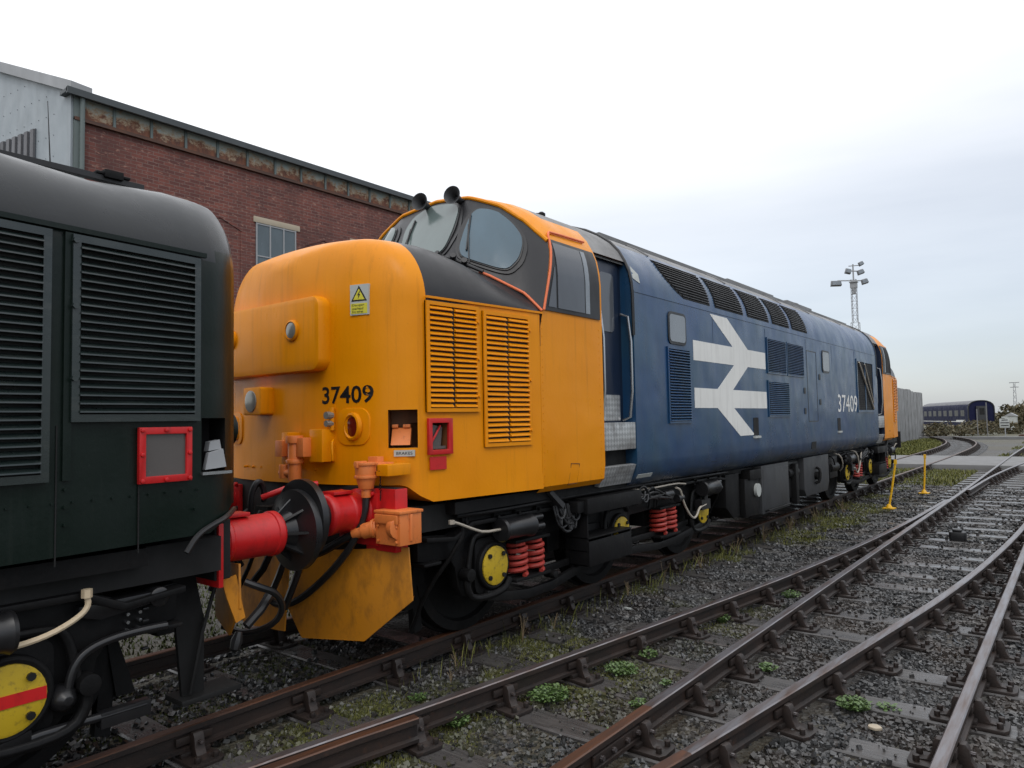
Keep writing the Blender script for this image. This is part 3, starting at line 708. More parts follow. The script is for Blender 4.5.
    mb = MB(T); mb.box(*((-1.22, 1.22, -1.15, -1.06, .86, 1.285) if main or 'bufbase' not in c else (-1.05, 1.05, -1.0, -.9, .86, 1.2))); mb.build('buffer_beam', 'deep', root, bevel=.008)
    if main:
        for s in (1, -1): mb = MB(T); mb.box(s*.93, s*1.235, -1.165, -1.05, .85, 1.28); mb.build('beam_end', 'red', root, bevel=.006)
    mb = MB(T)   # draw hook and screw coupling
    mb.box(-.08, .08, -1.15, -1.40, .98, 1.12); mb.tube([(0, -1.38, 1.04), (0, -1.5, 1.0), (0, -1.56, .92), (0, -1.5, .86)], .035); mb.tube([(.06, -1.45, 1.0), (.07, -1.66, .72), (-.07, -1.66, .72), (-.06, -1.45, 1.0)], .022)
    mb.build('draw_hook', 'dark', root)
    return nose

def bogie(root, T, y_shift=0, stripe=False, front=True, detail=2):
    T0 = T; T = lambda x, y, z: T0(x, y-y_shift, z)
    poly = [(-.80, .90), (-.80, .71), (-.64, .685), (-.46, .685), (-.40, .60), (-.37, .45), (-.32, .37), (.13, .37), (.20, .48), (.23, .70), (1.35, .72), (1.75, .70), (1.82, .45), (2.30, .45), (2.37, .70), (3.75, .72), (3.88, .60), (3.92, .38), (4.32, .38), (4.36, .55), (4.42, .70), (4.80, .72), (4.80, .92), (4.45, .96), (.3, .96), (-.32, .95), (-.50, .87)]
    mb = MB(T)
    for s in (1, -1): mb.prism(poly, 'x', s*.99, s*1.07)
    mb.prism([(y, z) for y, z in ((-.80, .895), (-.50, .865), (-.30, .955), (4.5, .965), (4.82, .92), (4.82, .89), (4.5, .93), (-.28, .92), (-.48, .83), (-.80, .86))], 'x', .95, 1.17)
    mb.box(.95, 1.14, -.80, -.62, .675, .70); mb.box(-.95, .95, 1.0, 1.2, .5, .9); mb.box(-.95, .95, 2.9, 3.1, .5, .9); mb.box(-.95, .95, -.85, -.75, .6, .9)
    fr = mb.build('bogie', 'dark', root, bevel=.008)
    for i, ya in enumerate((0, 2.057, 4.11)):
        for s in (1, -1):
            mb = MB(T); mb.lathe((s*.68, ya, .571), (s, 0, 0), [(0, .30), (0, .60), (.03, .60), (.035, .575), (.13, .565), (.135, .49), (.10, .47), (.09, .2), (.15, .15), (.15, .0)], n=48); mb.build('wheel', 'dark', fr, angle=30)
        mb = MB(T); mb.cyl((-.8, ya, .571), (.8, ya, .571), .09); mb.build('axle', 'dark', fr)
        zc = .565 if not stripe else .535
        mb = MB(T)
        mb.prism(rrect(ya-.20, ya+.20, zc-.21, zc+.23, .07), 'x', 1.05, 1.10); mb.lathe((1.09, ya, zc), (1, 0, 0), [(0, .195), (.045, .19), (.055, .175), (.05, .16)], n=32)
        gp = [(ya-.30, zc-.02), (ya-.25, zc+.24), (ya-.16, zc+.27), (ya+.12, zc+.27), (ya+.19, zc+.20)]
        mb.tube([(1.11, a, b) for a, b in gp], .024, smooth=2)
        mb.tube([(1.13, ya-.32, zc), (1.13, ya-.34, zc-.12), (1.13, ya-.26, zc-.235), (1.13, ya+.12, zc-.225), (1.13, ya+.20, zc-.14)], .030, smooth=2)
        mb.cyl((1.09, ya-.33, zc-.02), (1.18, ya-.33, zc-.02), .05)
        ab = mb.build('axle_box', 'dark', fr, bevel=.004)
        mb = MB(T); mb.lathe((1.13, ya, zc), (1, 0, 0), [(0, .158), (.020, .156), (.026, .14)], n=32); cv = mb.build('axle_box_cover', 'axle', ab)
        for a in (45, 135, 225, 315):
            mb = MB(T); q = math.radians(a); mb.cyl((1.15, ya+.122*math.cos(q), zc+.122*math.sin(q)), (1.172, ya+.122*math.cos(q), zc+.122*math.sin(q)), .019, n=8); mb.build('cover_bolt', 'black', cv)
        if stripe:
            mb = MB(T); mb.box(1.157, 1.1605, ya-.150, ya+.150, zc-.028, zc+.028); mb.build('red_stripe', 'red', cv)
    for ys in ((.36, .60), (3.00, 3.26)):
        for yy in ys:
            mb = MB(T); pts = []
            for k in range(5*14+1):
                t = 2*math.pi*k/14; pts.append((1.08+.085*math.cos(t), yy+.085*math.sin(t), .425+.27*k/70))
            mb.tube(pts, .021, n=7); mb.build('coil_spring', 'spring', fr)
        mb = MB(T); mb.box(.98, 1.18, ys[0]-.13, ys[1]+.13, .385, .412); mb.build('spring_seat', 'dark', fr, bevel=.004); mb = MB(T); mb.box(.98, 1.18, ys[0]-.13, ys[1]+.13, .705, .73); mb.build('spring_seat', 'dark', fr, bevel=.004)
    mb = MB(T)
    for x0, pts, w_ in ((1.12, [(-.10, .34), (.15, .29), (.45, .25), (.80, .255), (1.15, .31), (1.6, .36), (2.4, .34), (2.9, .30), (3.3, .31), (3.8, .36), (4.1, .40)], .04), (1.06, [(.16, .40), (.6, .385), (1.2, .40), (1.8, .43), (2.6, .43), (3.3, .42), (3.8, .46)], .032)):
        rings = [[(x0-w_*.6, y, z-w_), (x0+w_*.6, y, z-w_), (x0+w_*.6, y, z+w_), (x0-w_*.6, y, z+w_)] for y, z in pts]; mb.loft(rings)
    mb.cyl((1.08, .78, .36), (1.2, .78, .36), .035); mb.build('equalising_beam', 'dark', fr, bevel=.01)
    for yc, L in ((.0, .40), (3.95, .42)):
        mb = MB(T); mb.lathe((1.2, yc, .85), (0, 1, 0), [(0, .06), (.0, .088), (.02, .098), (.05, .085), (L-.06, .085), (L-.04, .098), (L, .098), (L+.005, .05), (L+.07, .045), (L+.075, .02)])
        mb.cyl((1.2, yc+L+.05, .82), (1.2, yc+L+.19, .82), .03); mb.cyl((1.2, yc+L+.02, .90), (1.2, yc+L+.17, .90), .026); mb.box(1.05, 1.2, yc+.05, yc+.3, .79, .9)
        mb.build('brake_cylinder', 'black', fr)
    mb = MB(T)
    if stripe: mb.tube([(1.2, -.30, .95), (1.2, -.31, .89), (1.2, -.25, .84), (1.2, -.12, .79), (1.2, .05, .775), (1.2, .4, .77)], .014, smooth=2)
    else: mb.tube([(1.2, -.56, .985), (1.2, -.49, .965), (1.2, -.32, .90), (1.2, -.2, .862), (1.2, .01, .858)], .011, smooth=1)
    mb.cyl((1.2, -.30 if stripe else -.57, .935 if stripe else .97), (1.2, -.30 if stripe else -.57, .975 if stripe else 1.0), .024, n=6)
    mb.build('brake_pipe', 'pipecream' if stripe else 'pipe', fr)
    if detail > 1:
        mb = MB(T); mb.box(1.02, 1.33, 1.12, 2.16, .86, 1.0); mb.box(1.05, 1.30, 1.0, 1.12, .88, .98)
        for yy in (1.17, 1.60, 1.97): mb.box(1.05, 1.29, yy, yy+.018, .37, .86 if yy < 1.3 else .62)
        for zz in (.37, .50, .62): mb.box(1.05, 1.30, 1.17, 1.985, zz, zz+.016)
        mb.box(1.04, 1.06, 1.17, 1.98, .37, .70); mb.box(1.29, 1.305, 1.17, 1.97, .37, .60)
        mb.build('step_box', 'dark', fr, bevel=.004)
        mb = MB(T)
        mb.tube([(1.22, 3.20, .93), (1.23, 3.30, .90), (1.23, 3.36, .75), (1.23, 3.50, .60), (1.23, 3.64, .52), (1.23, 3.74, .56), (1.23, 3.80, .64), (1.23, 4.0, .66)], .013, smooth=2)
        mb.build('air_pipe', 'pipe', fr)
        mb = MB(T)
        for k in range(9):
            a = random.uniform(.72, 1.1); b = a+random.uniform(.1, .35)
            mb.tube([(1.2, a, .97), (1.24, a+.03, random.uniform(.70, .85)), (1.23, b-.05, random.uniform(.72, .86)), (1.2, b, .95)], .009+.005*random.random(), smooth=2)
        for k in range(9):
            a = random.uniform(2.2, 2.9); b = a+random.uniform(.15, .7)
            mb.tube([(1.18, a, random.uniform(.8, .95)), (1.24, a+.05, random.uniform(.85, 1.04)), (1.25, b-.05, random.uniform(.78, 1.0)), (1.2, b, random.uniform(.75, .9))], .010+.005*random.random(), smooth=2)
        mb.cyl((1.2, 2.9, .87), (1.2, 3.1, .87), .05); mb.cyl((1.2, 3.25, .80), (1.2, 3.38, .80), .045); mb.box(1.15, 1.24, 3.86, 4.12, .60, .72); mb.cyl((1.2, 4.05, .66), (1.2, 4.05, .82), .035)
        mb.build('brake_hoses', 'rubber', fr)
        mb = MB(T); mb.prism([(.62, 1.10), (.66, 1.12), (.86, .98), (.83, .94)], 'x', 1.14, 1.26); mb.build('sand_flap', 'darkpanel', fr)
        mb = MB(T)
        for a, b in ((.74, .90), (.98, .86), (2.26, .93), (2.33, .89)): mb.tube([(1.25, a, b), (1.26, a+.04, b-.05), (1.26, a+.10, b-.03), (1.25, a+.13, b+.03)], .009, smooth=1)
        mb.build('chain', 'darkpanel', fr)
    # wheel guard irons and brake shoes
    mb = MB(T); mb.prism([(-.62, .75), (-.55, .75), (-.50, .12), (-.58, .10)], 'x', .74, .80); mb.prism([(-.70, .3), (-.60, .62), (-.55, .60), (-.60, .3)], 'x', .72, .82)
    for ya in (.62, 1.44, 2.68, 3.5): mb.prism([(ya-.04, .45), (ya-.05, .75), (ya+.05, .75), (ya+.04, .45)], 'x', .72, .84)
    mb.build('brake_rigging', 'dark', fr)
    return fr

# ================================================================== the blue and yellow locomotive
ID = lambda x, y, z: (x, y, z)
FAR = lambda x, y, z: (x, 15.39-y, z)
loco = thing('diesel_locomotive', 'blue and yellow diesel locomotive numbered 37409 standing behind the dark green one', 'locomotive', (0, 7.7, -.0))
cmap = dict(nose='yellow', nosetop='nosetop', roof='roof', door='blue_door', pocket='pocket', glass='glass', glassb='glass2', bufz=1.115, buflen=.22)
MT['pocket'] = paint('pocket_brown', (.16, .055, .012), .6, dirt=(.03, .015, .01), dirt_lo=.4, dirt_hi=.8)
nose = cab_end(loco, ID, cmap, True)
cmap2 = dict(cmap); cmap2.update(bufz=1.06, side='deep', glass='rubber', glassb='rubber')
cab_end(loco, FAR, cmap2, False)
cut(nose, [recess_box(ID, 1.215-.20, 1.40, -.815, -.645, 1.535, 1.735)], 'pocket')
# pocket for the jumper socket on the rounded corner (box turned to face the corner)
ca, sa = math.cos(math.radians(40)), math.sin(math.radians(40)); PC = (1.105, -.965)
def corner(u, n, z): return (PC[0]+u*ca+n*sa, PC[1]+u*sa-n*ca, z)
cut(nose, [[corner(u, n, z) for z in (1.555, 1.83) for n in (-.18, .2) for u in (-.105, .105)]], 'pocket')
mb = MB(); mb.add([corner(u, n, z) for z, nn in ((1.575, (-.10, .0)), (1.70, (-.16, -.10))) for n in nn for u in (-.09, .05)], [(0, 2, 3, 1), (4, 5, 7, 6), (0, 1, 5, 4), (2, 6, 7, 3), (0, 4, 6, 2), (1, 3, 7, 5)])
mb.add([corner(u, n, z) for z in (1.70, 1.725) for n in (-.15, -.08) for u in (-.09, -.045)], [(0, 2, 3, 1), (4, 5, 7, 6), (0, 1, 5, 4), (2, 6, 7, 3), (0, 4, 6, 2), (1, 3, 7, 5)])
mb.add([corner(u, n, z) for z in (1.70, 1.725) for n in (-.15, -.08) for u in (-.01, .045)], [(0, 2, 3, 1), (4, 5, 7, 6), (0, 1, 5, 4), (2, 6, 7, 3), (0, 4, 6, 2), (1, 3, 7, 5)])
mb.build('jumper_socket', 'orange', nose, bevel=.006)
mb = MB(); mb.add([corner(u, n, z) for z in (1.495, 1.54) for n in (-.03, .012) for u in (-.065, .085)], [(0, 2, 3, 1), (4, 5, 7, 6), (0, 1, 5, 4), (2, 6, 7, 3), (0, 4, 6, 2), (1, 3, 7, 5)])
mb.build('name_label', 'label', nose)
# red framed box
mb = MB(); ring(mb, [(-.84, 1.50), (-.61, 1.50), (-.61, 1.765), (-.84, 1.765)], [(-.805, 1.535), (-.65, 1.535), (-.65, 1.73), (-.805, 1.73)], S_nose, -.005, .018)
rf_ = mb.build('red_frame', 'red', loco, bevel=.004)
mb = MB(); plate(mb, [(-.80, 1.54), (-.69, 1.54), (-.67, 1.70), (-.78, 1.72)], S_nose, -.05, -.03); plate(mb, [(-.80, 1.54), (-.655, 1.54), (-.655, 1.56), (-.80, 1.56)], S_nose, -.09, -.01); mb.build('control_handle', 'lampglass', rf_)
mb = MB(); mb.tube([S_nose(-.79, 1.58, -.02), S_nose(-.75, 1.64, -.015), S_nose(-.70, 1.71, -.02)], .008); mb.build('red_cable', 'red', rf_)
mb = MB(); plate(mb, [(-.82, 1.39), (-.665, 1.39), (-.665, 1.485), (-.82, 1.485)], S_nose, -.002, .004); mb.build('red_notice', 'red', loco)
# nose louvres, both sides of both ends
for T in (ID, FAR):
    for s in (1, -1):
        TT = lambda x, y, z, s=s, T=T: T(s*x, y, z)
        for a, b, c, d, n in ((-.845, -.325, 1.81, 2.625, 20), (-.275, .265, 1.535, 2.605, 25)):
            mb = MB(TT); louvre(mb, S_nose, a, b, c, d, n, 2, jit=.002)
            for zz in (c+.12, (c+d)/2, d-.12): mb.cyl(S_nose(b-.012, zz, 0), S_nose(b-.012, zz, .028), .012, n=6)
            mb.build('nose_louvre', ['yellow', 'deep'], loco)
        mb = MB(TT); plate(mb, [(-.35, 2.645), (.43, 2.645), (.43, 2.662), (-.35, 2.662)], S_nose, -.005, .010); plate(mb, [(-.84, 2.645), (-.35, 2.645), (-.35, 2.662), (-.84, 2.662)], S_nose, -.005, .010); mb.build('waist_moulding', 'yellow', loco)
        mb = MB(TT); ring(mb, [(.80, 1.16), (.95, 1.16), (.97, 1.34), (.83, 1.35)], [(.806, 1.166), (.944, 1.166), (.964, 1.334), (.836, 1.344)], S_body, -.003, .004); mb.build('sand_filler_door', 'pocket', loco)
# lettering
def letters(s, fit, S, a0, b0, flip=1, d0=.001, d1=.004, bold=0.0):
    vs, fs = text_mesh(s, None, fit, bold=bold); mb = MB(); n = len(vs)
    mb.add([S(a0+flip*x, b0+z, d0) for x, z in vs]+[S(a0+flip*x, b0+z, d1) for x, z in vs], [tuple(i+n for i in f) for f in fs]); return mb
letters('37409', (.455, .13), S_front, .475, 1.885, d1=.003, bold=.016).build('number', 'rubber', loco, smooth=False)
letters('37409', (1.50, .335), S_body, 9.92, 1.79, d1=.004, bold=.004).build('number', 'white', loco, smooth=False)
letters('BRAKES', (.115, .02), lambda a, b, d: corner(a, .0125+d, b), -.047, 1.508, d1=.002).build('lettering', 'rubber', loco, smooth=False)
S_sign = lambda x, z, d: (x, ynose(.755)+(x-.755)/.15*(ynose(.905)-ynose(.755))-.008-d, z)
mb = MB(); plate(mb, [(.755, 2.53), (.905, 2.53), (.905, 2.755), (.755, 2.755)], S_sign, -.02, .004); ws = mb.build('warning_sign', 'label', loco)
mb = MB(); plate(mb, [(.764, 2.54), (.896, 2.54), (.896, 2.615), (.764, 2.615)], S_sign, .003, .006); mb.build('yellow_field', 'signyellow', ws)
mb = MB(); plate(mb, [(.766, 2.632), (.894, 2.632), (.83, 2.745)], S_sign, .003, .006); mb.build('triangle', 'rubber', ws)
mb = MB(); plate(mb, [(.784, 2.642), (.876, 2.642), (.83, 2.723)], S_sign, .005, .0075); mb.build('yellow_field', 'signyellow', ws)
mb = MB(); plate(mb, [(.838, 2.705), (.818, 2.675), (.83, 2.675), (.824, 2.648), (.843, 2.682), (.831, 2.682), (.842, 2.705)], S_sign, .007, .009); mb.build('flash', 'rubber', ws, smooth=False)
for k, (t, w_) in enumerate((('Danger', .10), ('overhead', .09), ('live wires', .09))):
    letters(t, (w_, .018), S_sign, .775, 2.592-.023*k, d0=.006, d1=.008).build('lettering', 'rubber', ws, smooth=False)
for a, b, c_2, d in ((.40, .406, 1.17, 2.66), (1.385, 1.391, 1.15, 3.3)):
    mb = MB(); plate(mb, [(a, c_2), (b, c_2), (b, d if d < 3 else 3.0), (a, d if d < 3 else 3.0)], S_body, -.002, .003); mb.build('panel_seam', 'pocket', loco)
mb = MB()
for k in range(22):
    for yy in (.43, 1.36): mb.cyl(S_body(yy, 1.2+.066*k, -.002), S_body(yy, 1.2+.066*k, .003), .006, n=6)
mb.build('rivet_row', 'yellow', loco)
mb = MB(); mb.tube([(.63, -1.21, 1.62), (.66, -1.25, 1.60), (.67, -1.25, 1.48), (.63, -1.22, 1.46)], .009, smooth=1); mb.build('lifting_hook', 'yellow', loco)
# ---- blue body shell
full = PROF+[(-x, z) for x, z in PROF[::-1][1:]]
mb = MB(); rings = []
for k in range(24):
    y = 2.055+(13.335-2.055)*k/23; rings.append([(x, y, z) for x, z in full])
mb.loft(rings, mf=lambda x, y, z: 1 if z > 3.56 else 0); body = mb.build('body', ['blue', 'roof'], loco)
mb = MB()
for y0, y1, z0, z1, n, cc in ((2.80, 3.39, 1.675, 2.535, 26, 1), (6.06, 6.93, 2.365, 2.90, 19, 1), (6.97, 7.84, 2.365, 2.90, 19, 1), (6.06, 7.03, 1.725, 2.265, 17, 1)):
    mb = MB(); louvre(mb, S_body, y0, y1, z0, z1, n, cc, fr=.022, dep=.024); mb.build('body_louvre', ['blue', 'deep'], loco)
for y0, y1 in ((2.85, 4.06), (4.20, 5.20), (5.34, 6.24), (6.38, 7.20), (7.32, 8.16)):
    mb = MB(); rr_ = lambda z, y0=y0: y0+(.45*(1-(z-3.13)/.42)**3 if y0 < 3.2 else .02)
    rows(mb, rr_, lambda z, y1=y1: y1-.0*(z-3.17), 3.13, 3.55, 8, S_body, .004, mi=1)
    for k in range(12):
        z = 3.145+.0335*k; vs = []
        for yy in (rr_(z)+.012, y1-.012):
            vs += [S_body(yy, z+.030, .005), S_body(yy, z+.014, .018), S_body(yy, z+.010, .018), S_body(yy, z+.009, .005)]
        mb.add(vs, [(0, 1, 2, 3), (7, 6, 5, 4), (0, 4, 5, 1), (1, 5, 6, 2), (2, 6, 7, 3), (3, 7, 4, 0)])
    mb.build('roof_louvre', ['black', 'deep'], loco)
for y0, y1, z0, z1 in ((2.87, 3.27, 2.60, 2.91), (8.98, 9.38, 2.53, 2.87)):
    mb = MB(); plate(mb, rrect(y0-.03, y1+.03, z0-.03, z1+.03, .07), S_body, -.005, .012); w = mb.build('body_window', 'rubber', loco)
    mb = MB(); plate(mb, rrect(y0, y1, z0, z1, .05), S_body, .004, .016); mb.build('pane', 'glasspale', w)
# double-arrow emblem and other side fittings
AR = [(4.02, 3.03), (4.58, 3.03), (5.30, 2.66), (6.0, 2.66), (6.0, 2.42), (5.28, 2.42), (4.71, 2.09), (6.0, 2.09), (6.0, 1.85), (4.73, 1.85), (5.47, 1.48), (4.92, 1.48), (4.18, 1.85), (3.5, 1.85), (3.5, 2.09), (4.20, 2.09), (4.78, 2.42), (3.5, 2.42), (3.5, 2.66), (4.75, 2.66)]
mb = MB(); plate(mb, AR, S_body, -.004, .003); mb.build('double_arrow_emblem', 'white', loco, smooth=False)
mb = MB(); ring(mb, [(8.04, 1.63), (8.60, 1.63), (8.60, 2.84), (8.04, 2.84)], [(8.055, 1.645), (8.585, 1.645), (8.585, 2.825), (8.055, 2.825)], S_body, -.003, .003); mb.build('body_door_seam', 'rubber', loco)
mb = MB()
for yy, zz in ((7.82, 2.10), (7.82, 1.76), (8.72, 2.36), (8.72, 1.92)): plate(mb, rrect(yy, yy+.09, zz, zz+.10, .02), S_body, -.003, .008)
mb.build('grab_slot', 'rubber', loco)
for yy, a, b in ((5.42, 1.47, 1.72), (9.85, 1.44, 1.68)):
    mb = MB(); plate(mb, rrect(yy, yy+.20, a, b, .01), S_body, -.003, .005); f_ = mb.build('foot_hole', 'deep', loco)
    mb = MB(); plate(mb, [(yy-.02, a-.035), (yy+.22, a-.035), (yy+.22, a-.005), (yy-.02, a-.005)], S_body, -.003, .03); mb.build('foot_ledge', 'label', f_)
mb = MB(); plate(mb, rrect(8.16, 8.42, 1.17, 1.29, .01), S_body, -.003, .006); mb.build('foot_hole', 'deep', loco)
mb = MB(); plate(mb, [(11.48, 1.81), (12.90, 1.81), (12.90, 2.86), (11.48, 2.86)], S_body, -.003, .004); ow = mb.build('radiator_opening', 'deep', loco)
mb = MB(); ring(mb, [(11.45, 1.78), (12.93, 1.78), (12.93, 2.89), (11.45, 2.89)], [(11.50, 1.83), (12.88, 1.83), (12.88, 2.84), (11.50, 2.84)], S_body, -.003, .018); plate(mb, [(12.14, 1.8), (12.2, 1.8), (12.2, 2.86), (12.14, 2.86)], S_body, 0, .016); mb.build('opening_frame', 'blue', ow)
mb = MB(); mb.tube([S_body(11.6, 2.82, .03), S_body(12.80, 1.86, .03)], .018); mb.tube([S_body(12.10, 2.80, .03), S_body(12.85, 2.0, .02)], .012); mb.build('diagonal_stay', 'pipe', ow)
mb = MB()
for k in range(26): plate(mb, [(11.5, 1.84+.038*k), (12.88, 1.84+.038*k), (12.88, 1.852+.038*k), (11.5, 1.852+.038*k)], S_body, .003, .010)
mb.build('grille_bars', 'dark', ow)
for yy in (3.85, 7.0, 9.9, 12.0):
    mb = MB(); plate(mb, [(yy-.05, 1.02), (yy+.10, 1.02), (yy+.28, 1.19), (yy+.12, 1.19)], S_body, -.003, .005); mb.build('drain_slot', 'rubber', loco)
mb = MB(); plate(mb, [(2.1, 1.12), (2.42, 1.12), (2.42, 1.16), (2.1, 1.16)], S_body, -.003, .004); mb.build('data_plate', 'label', loco)
mb = MB(); plate(mb, [(2.10, 3.20), (2.24, 3.16), (2.24, 3.26), (2.12, 3.34)], S_body, -.003, .005); mb.build('door_label', 'label', loco)
for yy in (4.1, 6.02, 8.0, 9.6, 11.3):
    mb = MB(); plate(mb, [(yy, 1.22), (yy+.007, 1.22), (yy+.007, 3.02), (yy, 3.02)], S_body, -.002, .0025); mb.build('panel_seam', 'blue_door', loco)
mb = MB(); plate(mb, [(2.08, 3.055), (13.3, 3.055), (13.3, 3.068), (2.08, 3.068)], S_body, -.002, .006); mb.build('rain_strip', 'blue', loco)
# roof
mb = MB()
for x0, x1, y0, y1, h in ((-.55, .55, 3.2, 5.0, .02), (-.6, .6, 6.6, 8.8, .02), (-.60, .60, 9.6, 11.2, .035)):
    mb.box(x0, x1, y0, y1, 3.80, 3.94+h)
mb.lathe((0, 10.4, 3.93), (0, 0, 1), [(0, .55), (.08, .55), (.09, .48), (.03, .46)], n=32); mb.box(-.12, .12, 5.5, 5.9, 3.9, 4.03)
mb.build('roof_hatch', 'roof', loco, bevel=.015)
mb = MB()
for yy in (2.9, 5.2, 7.6, 9.2, 11.4, 12.6): mb.tube([(x, yy, z+.006) for x, z in full if z > 3.5], .012)
for s in (1, -1): mb.box(s*.78, s*.82, 2.3, 13.1, 3.775, 3.82)
mb.build('roof_seam', 'roof', loco)
for x, y, z, h in ((.55, 1.5, 3.86, .05), (.75, 1.3, 3.80, .04), (.6, 3.0, 3.86, .05), (.5, 4.4, 3.88, .07)):
    mb = MB(); mb.lathe((x, y, z), (0, 0, 1), [(0, .04), (h*.6, .04), (h, .02)], n=10); mb.build('roof_vent', 'dark', loco)
# horns on the brow
for x, z in ((-.04, 3.87), (.39, 3.845)):
    mb = MB(); mb.lathe((x, .40, z+.015), (0.25, -1, .08), [(-.30, .02), (-.12, .028), (-.02, .045), (.04, .075), (.055, .088), (.05, .08), (.0, .035), (-.05, .02)], n=24); mb.box(x-.02, x+.02, .50, .56, 3.86, z); mb.build('horn', 'darkpanel', loco)
# cable, ledge pipe and wipers around the windscreen
mb = MB(); pts = [S_screen(.52+.48*k/12, .035, .022) for k in range(13)]; mb.tube(pts, .012); mb.build('orange_cable', 'cable', loco)
mb = MB(); pts = [S_body(.44+.21*k/10, 2.68+.70*k/10, .020) for k in range(11)]+[S_body(.70, 3.42, .015), S_body(.9, 3.43, .015), S_body(1.3, 3.44, .015)]; mb.tube(pts, .011); mb.build('orange_cable', 'cable', loco)
mb = MB(); mb.tube([S_screen(-.95+1.5*k/20, .025, .06) for k in range(21)], .016)
for s in (-.30, -.24, .27, .34, .42): mb.cyl(S_screen(s, .03, .02), S_screen(s, .03, .11), .028, n=8)
mb.build('wiper_conduit', 'rubber', loco)
for s0, s1 in ((.45, .38), (-.0, -.08)):
    mb = MB(); mb.tube([S_screen(s0, .06, .06), S_screen((s0+s1)/2, .30, .055), S_screen(s1, .55, .045)], .006); mb.tube([S_screen(s1+.03, .22, .04), S_screen(s1-.005, .70, .04)], .009); mb.build('wiper', 'rubber', loco)
# ---- underframe, tanks and bogies
mb = MB(); mb.box(-1.12, 1.12, -.9, 16.3, .93, 1.12); mb.box(-.9, .9, 4.9, 10.5, .42, .95); mb.build('underframe', 'deep', loco)
mb = MB(); mb.box(-1.22, 1.22, -.55, 16.0, 1.04, 1.13); mb.build('solebar', 'dark', loco)
mb = MB(); mb.prism([(4.80, .96), (5.28, .96), (5.28, .36), (5.05, .36), (4.80, .52)], 'x', .7, 1.17); mb.box(.7, 1.22, 5.36, 5.92, .33, .86); mb.box(.9, 1.25, 5.5, 5.95, .84, .98); mb.build('equipment_box', 'dark', loco, bevel=.01)
mb = MB(); mb.box(.6, 1.24, 5.98, 7.22, .31, 1.01); mb.box(.7, 1.245, 6.04, 7.16, .36, .96); bb = mb.build('battery_box', 'darkpanel', loco, bevel=.008)
mb = MB(); mb.tube([(1.24, 6.1, .34), (1.29, 6.1, .36), (1.29, 7.1, .36), (1.24, 7.1, .34)], .012); mb.build('hinge_bar', 'dark', bb)
mb = MB(); mb.cyl((1.22, 5.80, .68), (1.262, 5.80, .68), .095, n=20); mb.build('reflector_disc', 'label', loco)
mb = MB(); mb.prism([(8.1, 1.02), (9.62, 1.02), (9.62, .52), (9.50, .36), (8.20, .36), (8.1, .48)], 'x', .6, 1.22); ft = mb.build('fuel_tank', 'darkpanel', loco, bevel=.01)
mb = MB(); mb.tube([(1.23, 8.7, .55), (1.30, 8.72, .58), (1.30, 8.78, .78), (1.23, 8.8, .82)], .025, smooth=1); mb.cyl((1.2, 8.75, .68), (1.27, 8.75, .68), .07); mb.build('filler_cap', 'dark', ft)
mb = MB(); mb.box(.6, 1.16, 7.35, 7.98, .40, .98); mb.cyl((1.12, 7.42, .80), (1.12, 7.92, .80), .09); mb.box(1.0, 1.24, 7.60, 7.74, .31, .95); mb.build('fuel_gauge_box', 'dark', loco, bevel=.01)
mb = MB(); mb.box(1.1, 1.2, 9.75, 10.3, .55, .95); mb.cyl((1.15, 9.8, .75), (1.15, 10.3, .75), .10); mb.build('air_reservoir', 'dark', loco, bevel=.01)
bogie(loco, ID); bogie(loco, FAR)
def pipe_run(name, mat, pts, r, root=loco):
    mb = MB(); mb.tube(pts, r, smooth=1); return mb.build(name, mat, root)
RR = random.Random(11)
pipe_run('air_pipe', 'dark', [(1.18, -.50, 1.02), (1.20, .2, 1.01), (1.20, 1.0, 1.03), (1.20, 2.4, 1.02), (1.20, 4.8, 1.0)], .018)
pipe_run('air_pipe', 'pipe', [(1.16, 2.1, .99), (1.22, 2.5, .97), (1.22, 3.2, .98), (1.2, 3.5, .95)], .010)
pipe_run('sand_pipe', 'dark', [(1.15, -.35, 1.0), (1.17, -.45, .8), (.95, -.60, .45), (.80, -.62, .12)], .018)
pipe_run('sand_pipe', 'dark', [(1.15, 4.5, 1.0), (1.17, 4.62, .8), (.95, 4.72, .45), (.80, 4.70, .12)], .018)
for k in range(16):
    y = -.4+.33*k+RR.uniform(-.06, .06)
    mb = MB(); mb.box(1.12, 1.16, y, y+.05, .93-RR.uniform(0, .06), 1.07); mb.cyl((1.14, y+.025, .96), (1.19, y+.025, .96), .014, n=6); mb.build('pipe_bracket', 'dark', loco)
for k in range(10):
    y = 9.8+.62*k+RR.uniform(-.2, .2); a = RR.uniform(.6, .85)
    pipe_run('brake_pipe', RR.choice(['pipe', 'dark', 'rubber']), [(1.12, y, 1.0), (1.24, y+.05, .95), (1.24, y+.2, a), (1.15, y+.3, a-.1)], RR.uniform(.008, .016))
for k in range(7):      # hoses and pipes hanging in the gap between the two noses
    x = -.7+.2*k; pipe_run('hanging_hose', RR.choice(['rubber', 'dark', 'rubber']), [(x, -1.18, 1.05), (x+.05, -1.35, .98), (x+.04, -1.45, .70), (x-.06, -1.50, .45+RR.uniform(-.05, .15))], RR.uniform(.014, .026))
